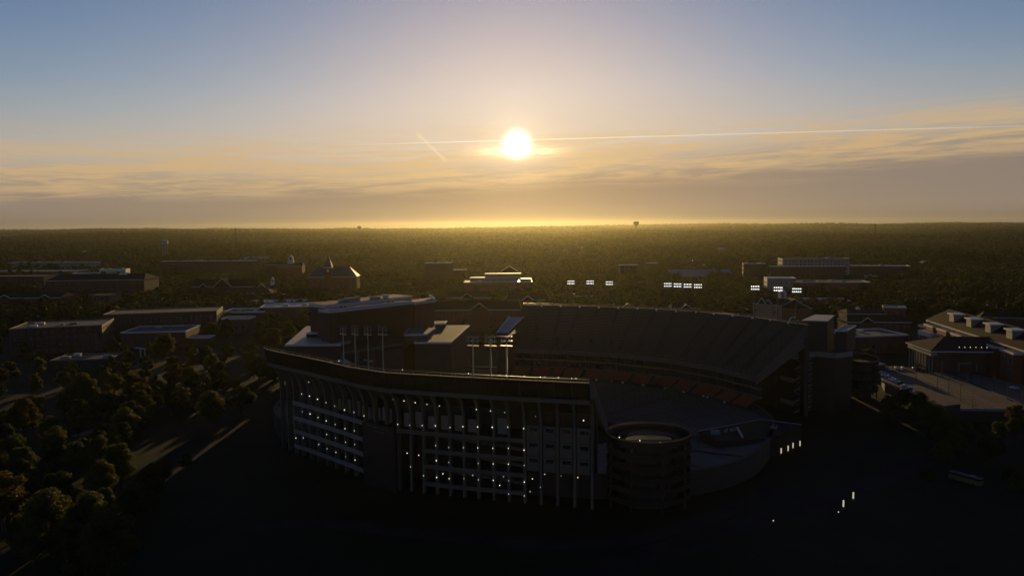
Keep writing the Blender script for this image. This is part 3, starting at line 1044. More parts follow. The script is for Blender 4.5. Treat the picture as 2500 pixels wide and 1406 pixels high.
# upper roof behind the board
B1 = [bp(.12, 14), bp(1.25, 16), bp(1.25, 34), bp(.12, 30)]
mb = MB(); prism(mb, B1, 20, 51.0, BRICK_D); ub = mb.build('rear_block', west)
mb = MB(); prism(mb, shrink(B1, .7), 51.004, 53.0, WHITE, ROOF_F); mb.build('fascia', ub)
for k, t in enumerate((.35, .45, .55, .78, .92)):
    p = bp(t, 18)
    mb = MB(); mb.box(p.x - 1.6 * (1 + k % 2), p.x + 1.6 * (1 + k % 2), p.y - 1.2, p.y + 1.2, 53.0, 54.6 + .5 * (k % 3), PALE if k != 4 else WHITE); mb.build('roof_unit', ub)
# brick stair tower beside the board
T = at(1012, 735, 452); T2 = at(1062, 735, 468)
tp = [Vector((T.x, T.y)), Vector((T2.x, T2.y)), Vector((T2.x - 5, T2.y + 14)), Vector((T.x - 5, T.y + 14))]
roofed_block(west, tp, 0, 49.6, BRICK, ROOF_F, t=1.6, over=.6, name='stair_tower')
mb = MB(); p, q = tp[1], tp[2]; mb.bar((p.x, p.y, 49.7), (q.x, q.y, 51.2), 1.2, WHITE); mb.build('roof_screen', west)
# open concourse in front: columns, beams, panels coloured as sunlight seen through the openings
cf = [at(832, 840, 378), at(985, 800, 404)]
def cpnt(t, o, z):
    a_, b_ = Vector((cf[0].x, cf[0].y)), Vector((cf[1].x, cf[1].y))
    dn = (b_ - a_).normalized()
    nb_ = Vector((-dn.y, dn.x))
    q = a_.lerp(b_, t) + nb_ * o
    return (q.x, q.y, z)
for t in (.02, .26, .50, .74, .98):
    mb = MB(); p = cpnt(t, 0, 0); mb.box(p[0] - .5, p[0] + .5, p[1] - .5, p[1] + .5, 0, 30.5, CONC); mb.build('column', west)
for z in (30.6, 24.0, 17.0):
    mb = MB(); mb.hexa([cpnt(0, -.9, z), cpnt(1, -.9, z), cpnt(1, .9, z), cpnt(0, .9, z)], [cpnt(0, -.9, z + .9), cpnt(1, -.9, z + .9), cpnt(1, .9, z + .9), cpnt(0, .9, z + .9)], CONC); mb.build('beam', west)
LITP = mat('sun_tinted_panel', (0.55, 0.42, 0.30), 0.5, 0.1, 0.3)  # sunlight put into the colour of these panels and the gate frame
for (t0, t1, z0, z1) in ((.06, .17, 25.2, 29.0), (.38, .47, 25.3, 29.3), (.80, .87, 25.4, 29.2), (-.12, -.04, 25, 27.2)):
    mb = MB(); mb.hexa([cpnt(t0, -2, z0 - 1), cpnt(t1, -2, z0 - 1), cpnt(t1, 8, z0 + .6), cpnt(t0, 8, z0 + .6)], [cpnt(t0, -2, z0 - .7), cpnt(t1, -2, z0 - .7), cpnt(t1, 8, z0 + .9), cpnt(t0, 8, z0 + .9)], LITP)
    mb.build('sun_tinted_slab', west)
# faint lettering board between the columns: four short lines of pale text
sgn = MB(); sgn.hexa([cpnt(.30, -1.1, 18.6), cpnt(.47, -1.1, 18.6), cpnt(.47, -.95, 18.6), cpnt(.30, -.95, 18.6)], [cpnt(.30, -1.1, 23.4), cpnt(.47, -1.1, 23.4), cpnt(.47, -.95, 23.4), cpnt(.30, -.95, 23.4)], PANEL_D)
sb = sgn.build('lettering_board', west)
for k in range(4):
    mb = MB()
    for j in range(6):
        t0 = .315 + j * .024 + .004 * ((j * k) % 2)
        mb.bar(cpnt(t0, -1.2, 22.6 - k), cpnt(t0 + .018, -1.2, 22.6 - k), .28, CONC)
    tag(mb.build('text_line', sb), kind='stuff')

# low sunlit ramp roof beside the far deck
rampb = thing('sloping_ramp_roof', 'narrow sloping ramp roof with bright edges catching the sun beside the upper deck', 'ramp')
ra = [at(1213, 812, 424), at(1240, 812, 424), at(1279, 774, 452), at(1243, 774, 452)]
mb = MB(); mb.hexa([(p.x, p.y, p.z - 2.0) for p in ra], [(p.x, p.y, p.z) for p in ra], BRICK_D); mb.build('side_wall', rampb)
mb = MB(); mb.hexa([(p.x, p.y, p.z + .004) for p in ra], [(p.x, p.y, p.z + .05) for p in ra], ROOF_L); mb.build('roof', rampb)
for i, j in ((0, 3), (1, 2)):
    mb = MB(); p, q = ra[i], ra[j]; mb.bar((p.x, p.y, p.z + .3), (q.x, q.y, q.z + .3), .5, WHITE); mb.build('edge_rail', rampb)
mb = MB(); prism(mb, [Vector((p.x, p.y)) for p in ra], 0, min(p.z for p in ra) - 2.2, BRICK_D); mb.build('base_wall', rampb)

# ---------------- east end stair and suite tower
east = thing('suite_tower', 'dark stepped stair tower with pale slab edges at the end of the upper deck', 'tower')
zig = [(1907, 372), (1938, 364), (1990, 372), (2040, 366), (2080, 372)]
fp = [at(px, 890, D) for px, D in zig]
bkp = [at(px, 890, D + 26) for px, D in ((2080, 372), (1907, 372))]
poly = [Vector((p.x, p.y)) for p in fp + bkp]
mb = MB(); prism(mb, poly, 0, 28.4, PANEL_D, ROOF_F); mb.build('body', east)
def zz_band(z0, z1, i0, i1, m):
    mb = MB()
    for i in range(i0, i1):
        a_, b_ = fp[i], fp[i + 1]
        mb.hexa([(a_.x, a_.y - .8, z0), (b_.x, b_.y - .8, z0), (b_.x, b_.y + .5, z0), (a_.x, a_.y + .5, z0)], [(a_.x, a_.y - .8, z1), (b_.x, b_.y - .8, z1), (b_.x, b_.y + .5, z1), (a_.x, a_.y + .5, z1)], m)
    return mb.build('slab_edge', east)
zz_band(28.2, 30.6, 0, 4, PALE); zz_band(16.2, 18.4, 0, 1, PALE); zz_band(4.6, 6.6, 0, 1, PALE)
eb = [at(1957, 806, 378), at(2020, 806, 374), at(2037, 790, 398), at(1990, 789, 402)]
roofed_block(east, [Vector((p.x, p.y)) for p in eb], 28, 46.0, PANEL_D, ROOF_L, trim=CONC, t=.6, over=.8, name='lift_shaft')
for (pa, D0, D1, zt) in (((1923, 1960), 368, 384, 36.0), ((2038, 2066), 376, 396, 41.0)):
    q = [at(pa[0], 850, D0), at(pa[1], 850, D0), at(pa[1] + 22, 850, D1), at(pa[0] + 20, 850, D1)]
    pts = [Vector((p.x, p.y)) for p in q]
    mb = MB(); prism(mb, pts, 28, zt - .8, PANEL_D); w_ = mb.build('parapet_block', east)
    mb = MB()
    for i in range(4):
        p, q2 = pts[i], pts[(i + 1) % 4]
        mb.bar((p.x, p.y, zt - .5), (q2.x, q2.y, zt - .5), .5, WHITE)
    mb.build('coping', w_)
for k in range(5):                                       # cross-braced open stair on the front
    z0 = 1.0 + k * 5.6
    a_, b_ = fp[1], at(1978, 890, 368)
    mb = MB()
    mb.bar((a_.x, a_.y - 1.2, z0), (b_.x, b_.y - 2.2, z0 + 2.6), .45, PALE)
    mb.bar((a_.x, a_.y - 1.2, z0 + 5.2), (b_.x, b_.y - 2.2, z0 + .3), .18, STEEL)
    mb.bar((a_.x, a_.y - 1.2, z0), (b_.x, b_.y - 2.2, z0 + 5.2), .18, STEEL)
    mb.build('stair_flight', east)

RAMPC = mat('dark_ramp_concrete', (0.028, 0.025, 0.021), .9, .3, .2, spec=.1)  # very dark mottled concrete tone for ramp rings and plaza sides
# ---------------- round pedestrian ramps
def round_ramp(cx, cy, r, top, levels, label):
    t = thing('spiral_ramp', label, 'ramp', (cx, cy, 0))
    n = 40
    for k in range(levels):
        z1 = top - k * (top / levels)
        mb = MB()
        for j in range(n):
            a0, a1 = 2 * math.pi * j / n, 2 * math.pi * (j + 1) / n
            for (r0, r1, h0, h1) in ((r - .4, r, -.8, 1.1), (r - 4.4, r - .41, -.8, -.4)):
                q = [(r1 * math.cos(a0), r1 * math.sin(a0)), (r1 * math.cos(a1), r1 * math.sin(a1)), (r0 * math.cos(a1), r0 * math.sin(a1)), (r0 * math.cos(a0), r0 * math.sin(a0))]
                dz0, dz1 = 0.9 * math.sin(a0), 0.9 * math.sin(a1)
                dz = (dz0, dz1, dz1, dz0)
                mb.hexa([(p[0], p[1], z1 + h0 + d) for p, d in zip(q, dz)], [(p[0], p[1], z1 + h1 + d) for p, d in zip(q, dz)], RAMPC)
        mb.build('ramp_ring', t)
    mb = MB()
    mb.bar((0, 0, -.5), (0, 0, top - 1), r * 1.1, CONC_D, n=16)
    mb.build('core', t)
    for j in range(8):
        a0 = 2 * math.pi * (j + .3) / 8
        mb = MB(); mb.bar(((r - .9) * math.cos(a0), (r - .9) * math.sin(a0), -.5), ((r - .9) * math.cos(a0), (r - .9) * math.sin(a0), top - 1.6), .7, CONC_D, n=6); mb.build('post', t)
    mb = MB()
    for j in range(n):
        a0, a1 = 2 * math.pi * j / n, 2 * math.pi * (j + 1) / n
        mb.bar((r * math.cos(a0), r * math.sin(a0), top + 1.5 + .9 * math.sin(a0)), (r * math.cos(a1), r * math.sin(a1), top + 1.5 + .9 * math.sin(a1)), .12, STEEL_D)
    mb.build('handrail', t)
    return t
rr = round_ramp(46.5, 246, 14.5, 24.0, 6, 'large round pedestrian ramp of stacked concrete rings nearest the camera')
rr.scale = (1.0, 0.62, 1.0)
for px, py in ((1512, 1067), (1562, 1075), (1612, 1081)):
    p = at(px, py, 237.5)
    link('lamp', lamp_me, rr, (p.x - 46.5, (p.y - 246) / .62, p.z))
round_ramp(194, 402, 9.0, 20.5, 4, 'small round concrete ramp beside the parking deck')

# ---------------- plaza deck between the bowl and the tower
plz = thing('plaza_deck', 'triangular open plaza deck with white kerbs beside the lower bowl', 'deck')
PP = plan(((1706, 1053), (1858, 1024), (1956, 1037), (1900, 1062), (1845, 1072), (1752, 1076)), 9.0)
mb = MB(); prism(mb, PP, 0, 9.0, RAMPC, ASPHALT); mb.build('deck', plz)
mb = MB()
for i, j in ((0, 1), (1, 2)):
    p, q = PP[i], PP[j]
    mb.bar((p.x, p.y, 9.2), (q.x, q.y, 9.2), .35, PALE)
mb.build('kerb', plz)
p, q = gp(1800, 1046, 9), gp(1813, 1069, 9)
mb = MB(); mb.bar((p.x, p.y, 9.4), (q.x, q.y, 9.4), .6, WHITE); mb.build('barrier', plz)
p, q = gp(1738, 1061, 9), gp(1757, 1060, 9)
mb = MB(); mb.box(p.x, q.x, p.y, p.y + 2, 9, 10.6, PALE); mb.build('kiosk', plz)
for k, (px, py) in enumerate(((1772, 1054), (1786, 1052), (1797, 1050), (1885, 1045), (1893, 1047))):
    p = gp(px, py, 9)
    mb = MB(); mb.box(p.x - .7, p.x + .7, p.y - .5, p.y + .5, 9, 9.8, PALE); mb.bar((p.x, p.y, 9.8), (p.x + .9, p.y, 10.7), .2, STEEL); mb.build('bench', plz)

# ---------------- lit bollards and ground lamps
pil = MB(); pil.box(-.22, .22, -.22, .22, 0, .9, STEEL_D)
pil_lit = MB().box(-.2, .2, -.2, .2, .9, 3.1, mat('lit_pillar', (0.7, 0.65, 0.55), 0.4, 0, 1, emit=(1.0, 0.84, 0.58), estr=.55)).mesh('light_panel')
pil_base = pil.mesh('base')
for k, (px, py, lab) in enumerate(((1861, 1117, 'lit light column standing apart below the plaza deck'), (1907, 1106, 'lit light column second in the row below the plaza'), (1924, 1100, 'lit light column in the middle of the row below the plaza'),
                          (1936, 1093, 'lit light column fourth in the row below the plaza'), (1953, 1088, 'lit light column closest to the stair tower'),
                          (2059, 1236, 'lower of the two lit light columns by the dark road'), (2083, 1216, 'upper of the two lit light columns by the dark road'))):
    p = gp(px, py, 0.9)
    t = thing('light_column', lab, 'light', (p.x, p.y, 0), group='lit light columns')
    link('base', pil_base, t); link('light_panel', pil_lit, t)

# ---------------- floodlight masts on both rims
fl_disc = MB()
fl_disc.bar((0, 0.12, 0), (0, -0.14, 0), 0.56, FLOOD, n=12)
fl_disc_me = fl_disc.mesh('lamp_face')
fl_back = MB(); fl_back.bar((0, 0.9, 0), (0, 0.12, 0), 0.3, STEEL_D, 0.8, 12)
fl_back_me = fl_back.mesh('lamp_housing')
fl_dark = MB(); fl_dark.bar((0, 0.10, 0), (0, -0.1, 0), 0.85, GLASS, n=12)
fl_dark_me = fl_dark.mesh('lamp_face')
def floodlight(x, y, z0, z1, rz, lit, label, group, nx=5):
    t = thing('floodlight_mast', label, 'floodlight', (x, y, z0), rz, group)
    h = z1 - z0
    SM = STEEL_D if lit else STEEL
    mb = MB(); mb.bar((0, .6, 0), (0, .6, h), .55, SM, .35, 8); mb.build('mast', t)
    mb = MB()
    for k in (0, 1):
        mb.bar((-2.1, .55, h - k * 1.5), (2.1, .55, h - k * 1.5), .16, SM)
    for xx in (-1.6, 1.6):
        mb.bar((xx, .55, h), (xx, .55, h - 2.9), .12, SM)
    mb.bar((-2.1, .55, h - 2.9), (2.1, .55, h - 2.9), .3, SM)
    mb.build('crossarm', t)
    for k in (0, 1):
        for j in range(nx):
            xx = (j - (nx - 1) / 2) * .92
            hs = link('lamp_housing', fl_back_me, t, (xx, .1, h - k * 1.5))
            link('lamp_face', fl_disc_me if lit else fl_dark_me, hs)
    mb = MB()
    for k in range(int(h * 1.6)):
        mb.bar((-.35, .35, k / 1.6 + .4), (.1, .35, k / 1.6 + .4), .07, SM)
    tag(mb.build('climbing_peg', t), kind='stuff')
    return t
names = ('first', 'second', 'third', 'fourth', 'fifth', 'sixth', 'seventh', 'eighth', 'ninth', 'tenth')
for k, (px, py) in enumerate(((1393, 688), (1437, 688), (1487, 690), (1627, 694), (1650, 695), (1673, 696), (1697, 697), (1845, 701), (1900, 704), (1947, 707))):
    i = min(range(61), key=lambda q: abs((fr[q].x / fr[q].y) - (px - CXP) / F_PX))
    p = fr[i] + fn[i] * 1.2
    z1 = at(px, py, p.y).z
    floodlight(p.x, p.y, 44.0, z1 + .4, math.atan2(-p.x, p.y) * 0.6, True, 'lit floodlight bank above the far deck, %s counting from the west' % names[k], 'lit floodlight banks along the far rim')
for k, px in enumerate((872, 900, 929, 960, 1168, 1210, 1248)):
    i = min(range(len(COLS_PX)), key=lambda q: abs(COLS_PX[q] - px))
    p = col_pt(px) + nnor[i] * 5.0
    zz = at(px, 797 if k < 4 else 823, p.y).z
    floodlight(p.x, p.y, 43.0, zz, math.atan2(nnor[i].y, nnor[i].x) + R(90) + R(180), False,
               'unlit floodlight mast seen from behind on the near rim, %s from the west' % names[k], 'unlit floodlight masts on the near rim')
KEEP_OUT.append((0, 352, 175)); KEEP_OUT.append((-20, 270, 120))

# ================================================================== campus buildings
WIN_CACHE = {}
def window_mesh(w, h, lit=False, frame=None):
    k = (round(w, 1), round(h, 1), lit, frame.name if frame else '')
    if k not in WIN_CACHE:
        mb = MB()
        fr_ = frame or PALE
        t = 0.14
        for (x0, x1, z0, z1) in ((-w / 2, w / 2, 0, t), (-w / 2, w / 2, h - t, h), (-w / 2, -w / 2 + t, t, h - t), (w / 2 - t, w / 2, t, h - t)):
            mb.box(x0, x1, -0.16, 0.05, z0, z1, fr_)
        mb.box(-w / 2 + t, w / 2 - t, -0.03, 0.04, t, h - t, WINLIT if lit else GLASS)
        WIN_CACHE[k] = mb.mesh('window')
    return WIN_CACHE[k]

def add_windows(t, w, d, h, z0, faces, storeys, step, ww, wh, frame=None, lit=None, proud=0.0):
    for face in faces:
        span = w if face in 'fb' else d
        n = max(1, int((span - 2) / step))
        for s in range(storeys):
            z = z0 + (h - z0) * (s + 0.28) / storeys
            for k in range(n):
                u = (k - (n - 1) / 2) * step
                if face == 'f':
                    loc, rz = (u, -d / 2 - .04 - proud, z), 0
                elif face == 'b':
                    loc, rz = (u, d / 2 + .04, z), math.pi
                elif face == 'l':
                    loc, rz = (-w / 2 - .04, u, z), -math.pi / 2
                else:
                    loc, rz = (w / 2 + .04, u, z), math.pi / 2
                l_ = bool(lit and (face, s, k) in lit)
                link('window', window_mesh(ww, wh, l_, frame), t, loc, rz)

def gable_roof(mb, x0, x1, y0, y1, z, rise, m, axis='x', hip=0.0, over=0.6):
    x0 -= over; x1 += over; y0 -= over; y1 += over
    if axis == 'x':
        ym = (y0 + y1) / 2
        a, b = (x0 + hip, ym, z + rise), (x1 - hip, ym, z + rise)
        mb.poly([(x0, y0, z), (x1, y0, z), b, a], m); mb.poly([(x1, y1, z), (x0, y1, z), a, b], m)
        mb.poly([(x0, y1, z), (x0, y0, z), a], m); mb.poly([(x1, y0, z), (x1, y1, z), b], m)
    else:
        xm = (x0 + x1) / 2
        a, b = (xm, y0 + hip, z + rise), (xm, y1 - hip, z + rise)
        mb.poly([(x1, y0, z), (x1, y1, z), b, a], m); mb.poly([(x0, y1, z), (x0, y0, z), a, b], m)
        mb.poly([(x0, y0, z), (x1, y0, z), a], m); mb.poly([(x1, y1, z), (x0, y1, z), b], m)
    mb.poly([(x0, y1, z), (x1, y1, z), (x1, y0, z), (x0, y0, z)], m)

def place(xl, xr, ybase, rz=0.0):
    """front face between two photo columns, foot at ybase -> centre of the front foot and width"""
    c_ = gp((xl + xr) / 2, ybase, 0)
    w = (xr - xl) / F_PX * c_.y / max(0.3, math.cos(rz))
    return c_, w

def building(name, label, xl, xr, ytop, ybase, d, rz=0, roof='flat', wall=BRICK, trim=WHITE, roofm=None, storeys=3, step=4.0, ww=1.5, wh=2.0, faces='f',
             rise=5.0, hip=4.0, gables=(), cupola=None, units=0, cat='building', frame=None, lit=None, h=None, band=0.8):
    rz = R(rz)
    c_, w = place(xl, xr, ybase, rz)
    if h is None:
        h = at((xl + xr) / 2, ytop, c_.y).z
    h = max(h, 4.0)
    ctr = Vector((c_.x - math.sin(rz) * d / 2, c_.y + math.cos(rz) * d / 2, 0))
    t = thing(name, label, cat, ctr, rz)
    keep_rect(ctr.x, ctr.y, w, d, rz, 4)
    mb = MB(); mb.box(-w / 2, w / 2, -d / 2, d / 2, -.5, h, wall); mb.build('wall', t)
    add_windows(t, w, d, h, 0, faces, storeys, step, ww, wh, frame, lit)
    if roof == 'flat':
        mb = MB()
        p = 0.25
        for (x0, x1, y0, y1) in ((-w / 2 - p, w / 2 + p, -d / 2 - p, -d / 2 + .4), (-w / 2 - p, w / 2 + p, d / 2 - .4, d / 2 + p), (-w / 2 - p, -w / 2 + .4, -d / 2 + .4, d / 2 - .4), (w / 2 - .4, w / 2 + p, -d / 2 + .4, d / 2 - .4)):
            mb.box(x0, x1, y0, y1, h + .004, h + band, trim)
        mb.build('parapet', t)
        mb = MB(); mb.box(-w / 2 + .4, w / 2 - .4, -d / 2 + .4, d / 2 - .4, h + .004, h + .12, roofm or ROOF_F); mb.build('roof', t)
        zr = h + .12
    else:
        mb = MB()
        for (y0, y1) in ((-d / 2 - .7, -d / 2 + .1), (d / 2 - .1, d / 2 + .7)):
            mb.box(-w / 2 - .7, w / 2 + .7, y0, y1, h - .55, h + .05, trim)
        mb.build('eaves', t)
        mb = MB(); gable_roof(mb, -w / 2, w / 2, -d / 2, d / 2, h + .06, rise, roofm or ROOF_S, 'x', hip, .75); rf_ = mb.build('roof', t)
        for (gx, gw, gr) in gables:
            x_ = (gx - (xl + xr) / 2) / F_PX * c_.y
            gw = gw / F_PX * c_.y
            gr = gr / F_PX * c_.y
            mb = MB()
            mb.box(x_ - gw / 2, x_ + gw / 2, -d / 2 - 1.2, -d / 2 + 2, -.5, h - .1, wall)
            mb.poly([(x_ - gw / 2, -d / 2 - 1.2, h - .1), (x_ + gw / 2, -d / 2 - 1.2, h - .1), (x_, -d / 2 - 1.2, h + gr)], wall)
            g_ = mb.build('gable', t)
            mb = MB(); gable_roof(mb, x_ - gw / 2, x_ + gw / 2, -d / 2 - 1.4, min(0, -d / 2 + gr * 2.5), h, gr + .3, roofm or ROOF_S, 'y', 0, .4); mb.build('gable_roof', g_)
            mb = MB()
            mb.bar((x_ - gw / 2 - .6, -d / 2 - 1.95, h - .3), (x_, -d / 2 - 1.95, h + gr + .25), .55, trim)
            mb.bar((x_ + gw / 2 + .6, -d / 2 - 1.95, h - .3), (x_, -d / 2 - 1.95, h + gr + .25), .55, trim)
            mb.build('bargeboard', g_)
        zr = h + rise
    ru = random.Random(int(xl * 7 + ybase))
    for k in range(units):
        ux, uy = ru.uniform(-w * .4, w * .4), ru.uniform(-d * .3, d * .3)
        a_, b_, hh = ru.uniform(1, 3.2), ru.uniform(.8, 2), ru.uniform(.8, 2.2)
        mb = MB(); mb.box(ux - a_, ux + a_, uy - b_, uy + b_, zr - .05, zr + hh, ru.choice((PALE, STEEL, WHITE, CONC))); mb.build('roof_unit', t)
    if cupola:
        px, pyt, cw = cupola
        x_ = (px - (xl + xr) / 2) / F_PX * c_.y
        s = cw / F_PX * c_.y
        zt = at(px, pyt, ctr.y).z
        zb = (h if roof == 'flat' else h + rise * .8)
        H = max(3.0, zt - zb)
        mb = MB()
        mb.box(x_ - s / 2, x_ + s / 2, -s / 2, s / 2, zb - 1, zb + H * .35, WHITE)
        cu = mb.build('cupola', t)
        mb = MB()
        for sx in (-1, 1):
            for sy in (-1, 1):
                mb.bar((x_ + sx * s * .32, sy * s * .32, zb + H * .35), (x_ + sx * s * .32, sy * s * .32, zb + H * .7), s * .2, WHITE)
        mb.box(x_ - s * .26, x_ + s * .26, -s * .26, s * .26, zb + H * .35, zb + H * .7, PALE)
        mb.build('lantern', cu)
        mb = MB(); mb.bar((x_, 0, zb + H * .7), (x_, 0, zb + H), s * .95, WHITE, .15, 8); mb.build('cupola_roof', cu)
    t['_h'] = h
    return t, w, h

B = building
# ---- west side, far rows
B('apartment_building', 'long grey apartment row with many small gabled bays on the far west edge', 15, 236, 641, 672, 24, -4, wall=PALE, storeys=4, step=6, roofm=ROOF_F, units=10, faces='f', ww=2.0, wh=2.2)
B('parking_garage', 'long low grey parking garage in front of the far apartment row', -30, 186, 663, 690, 40, -3, wall=CONC, storeys=2, step=9, ww=7.0, wh=1.6, frame=CONC, roofm=ROOF_F, units=2)
B('white_building', 'white flat-roofed block with dark windows, the brightest on the west side', 246, 306, 658, 690, 22, 8, wall=mat('white_render', (0.5, 0.47, 0.44), .6, .06, .2), storeys=3, step=5, ww=2.2, wh=2.2, frame=STEEL_D, units=3)
B('white_building', 'lower white wing with a window row beside the white block', 180, 246, 667, 692, 20, 6, wall=MATS['white_render'], storeys=2, step=5.5, ww=2.6, wh=2.0, frame=STEEL_D)
B('brick_building', 'broad dark brick hall crowned by a white cupola and chimney', 118, 352, 684, 742, 45, 3, storeys=4, step=6, roof='gable', rise=7, hip=8, cupola=(286, 688, 20), wall=BRICK_D, roofm=ROOF_S)
B('brick_building', 'dark brick hall with a pale corner pilaster at the west edge', -60, 108, 676, 720, 40, 2, storeys=3, step=7, wall=BRICK_D, trim=BRICK_D)
B('brick_building', 'low brick hall with a white cornice and two small pediments', -40, 152, 727, 775, 30, 0, roof='gable', rise=5, hip=3, storeys=2, step=7, gables=((16, 26, 7), (115, 24, 7)), wall=BRICK_D)
B('brick_building', 'dark block whose four columns of windows mirror the sky', 218, 270, 722, 776, 24, 0, storeys=4, step=8, ww=3.6, wh=3.4, wall=BRICK_D, trim=BRICK_D)
B('classroom_building', 'large flat classroom block with pale roof edges turning a corner, west foreground', 46, 236, 800, 862, 46, 18, storeys=4, step=5, wall=BRICK_D, faces='fr', units=5, trim=CONC)
B('classroom_building', 'wide low block with a line of tall slit windows behind the corner block', 270, 520, 765, 822, 40, 14, storeys=2, step=4.2, ww=1.2, wh=4.2, wall=BRICK_D, trim=CONC, faces='fr')
B('flat_building', 'flat grey roof framed by bright white edging left of the stadium', 300, 452, 812, 850, 38, 6, storeys=1, step=9, wall=BRICK_D, roofm=ROOF_F, units=3, band=.9)
B('flat_building', 'low dark workshop with a broad pale roof beside the lower trees', 128, 262, 880, 905, 26, 8, storeys=1, step=7, wall=CONC_D, roofm=ROOF_F, units=4, trim=CONC)
B('shed', 'small shed with a short sunlit roof among the western trees', 462, 512, 826, 845, 14, 4, storeys=1, step=6, wall=BRICK_D, roofm=ROOF_L)
# ---- west middle
B('brick_building', 'long dark brick block with a bright roof line, far west of the clock tower', 392, 620, 638, 676, 26, -2, storeys=4, step=9, ww=3, wh=1.6, wall=BRICK_D, units=8)
B('blue_roofed_hall', 'low hall under a shiny blue roof among far trees', 590, 650, 632, 652, 22, 0, roof='gable', rise=5, hip=8, roofm=ROOF_B, storeys=1, step=8, wall=PALE)
B('chapel', 'dark hall with a tall white cupola standing clear of the trees', 680, 738, 650, 690, 26, 4, roof='gable', rise=6, hip=2, cupola=(708, 622, 13), storeys=2, step=6)
B('brick_building', 'dark brick hall with one pale corner column left of the clock tower', 648, 702, 646, 690, 22, 3, roof='gable', rise=4, hip=6, storeys=3, step=6, wall=BRICK_D)
B('gabled_hall', 'long slate-roofed hall with one tall pointed gable in the middle', 466, 618, 700, 738, 24, -2, roof='gable', rise=9, hip=0, gables=((546, 44, 20), (498, 18, 7)), storeys=2, step=6, wall=BRICK_D)
B('gabled_hall', 'small gabled house front beside a white turret', 624, 668, 706, 738, 18, 0, roof='gable', rise=6, hip=0, gables=((641, 30, 12),), cupola=(662, 676, 8), storeys=2, step=5)
B('brick_building', 'low brick wing with a warm hipped roof below the white turret', 586, 662, 716, 752, 20, 2, roof='gable', rise=6, hip=8, storeys=2, step=5, wall=BRICK_D, roofm=mat('warm_shingle', (0.04, 0.026, 0.018), .9, .2, .3, spec=.12))
B('student_hall', 'long flat-roofed hall with a wide white fascia left of the scoreboard', 545, 644, 764, 800, 30, 2, storeys=2, step=6, band=1.8, roofm=ROOF_F, units=2, wall=BRICK_D)
B('student_hall', 'pillared low hall with a white roof edge in front of the wide fascia', 541, 610, 780, 815, 16, 0, storeys=1, step=7, ww=4.5, wh=4.0, band=1.4, wall=CONC_D)
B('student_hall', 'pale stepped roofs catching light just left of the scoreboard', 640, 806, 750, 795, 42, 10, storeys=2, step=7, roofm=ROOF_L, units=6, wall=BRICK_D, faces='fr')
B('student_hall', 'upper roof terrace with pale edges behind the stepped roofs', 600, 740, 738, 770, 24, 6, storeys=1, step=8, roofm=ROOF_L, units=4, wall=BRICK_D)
# ---- clock tower hall
th, tw, thh = B('clock_tower_hall', 'old brick hall with a steep bluish roof and tall spired clock tower', 756, 872, 676, 735, 24, 2, roof='gable', rise=13, hip=12, storeys=4, step=6.5, ww=1.6, wh=2.6, wall=BRICK, roofm=mat('blue_slate', (0.06, 0.064, 0.085), .6, .15, .2, spec=.3), frame=WHITE)
tx = (804.6 - 814) / F_PX * th.location.y
zt = at(804.6, 616, th.location.y).z
mb = MB(); mb.box(tx - 4.6, tx + 4.6, -16, -7, -.5, zt - 20, BRICK); tow = mb.build('clock_tower', th)
mb = MB(); mb.box(tx - 5.2, tx + 5.2, -16.6, -6.4, zt - 20, zt - 19, WHITE); mb.build('cornice', tow)
mb = MB(); mb.bar((tx, -11.5, zt - 19), (tx, -11.5, zt - 11), 10.2, MATS['blue_slate'], 6.0, 4); mb.bar((tx, -11.5, zt - 11), (tx, -11.5, zt), 5.6, MATS['blue_slate'], .3, 8); mb.build('spire', tow)
mb = MB(); mb.bar((tx, -16.0, zt - 23.5), (tx, -16.25, zt - 23.5), 3.6, WHITE, n=16); mb.build('clock_face', tow)
for k in range(4):
    mb = MB(); mb.bar((tx - 3.6 + k * 2.4, -16.1, zt - 29), (tx - 3.6 + k * 2.4, -16.1, zt - 26), 1.0, GLASS); mb.build('belfry_window', tow)
for k in range(5):
    mb = MB(); x_ = -18 + k * 9.5
    mb.box(x_ - 1.1, x_ + 1.1, -12.3, -8.5, thh + .5, thh + 3.2, BRICK); gable_roof(mb, x_ - 1.1, x_ + 1.1, -12.4, -6.5, thh + 3.2, 1.6, MATS['blue_slate'], 'y', 0, .3); mb.build('dormer', th)
# ---- centre
B('hotel_tower', 'tall dark block with a stepped bright roof rising from the central trees', 1037, 1100, 643, 706, 26, -6, storeys=6, step=5, units=5, wall=BRICK_D, faces='fl')
B('brick_building', 'low link building to the right of the tall central block', 1098, 1136, 660, 700, 22, -4, storeys=3, step=5, wall=BRICK_D)
cb, cw_, ch_ = B('campus_hall', 'broad hall under the sun with several bright sunlit roof levels', 1132, 1300, 690, 742, 40, 0, storeys=4, step=5.2, roofm=mat('sun_tinted_roof', (0.42, 0.27, 0.18), .35, .12, .1), units=6, faces='f', frame=PALE)  # evening sun on the roof put into its warm base colour
for (x0, x1, y0, y1, z0, z1, m) in ((-cw_ * .42, cw_ * .30, 2, 17, 0, 4.5, ROOF_L), (-cw_ * .2, cw_ * .34, 10, 19.5, 4.5, 9.0, ROOF_L), (cw_ * .32, cw_ * .49, -16, 6, 0, 3.6, ROOF_L)):
    mb = MB(); mb.box(x0, x1, y0, y1, ch_ + z0 + .13, ch_ + z1, PALE); s_ = mb.build('roof_storey', cb)
    mb = MB(); mb.box(x0 - .4, x1 + .4, y0 - .4, y1 + .4, ch_ + z1 + .004, ch_ + z1 + .35, m); mb.build('roof_slab', s_)
B('green_gabled_hall', 'hall with a broad shallow gable directly below the sun', 1216, 1272, 664, 700, 24, 0, roof='gable', rise=2, hip=2, gables=((1244, 46, 14),), storeys=2, step=6, wall=BRICK_D)
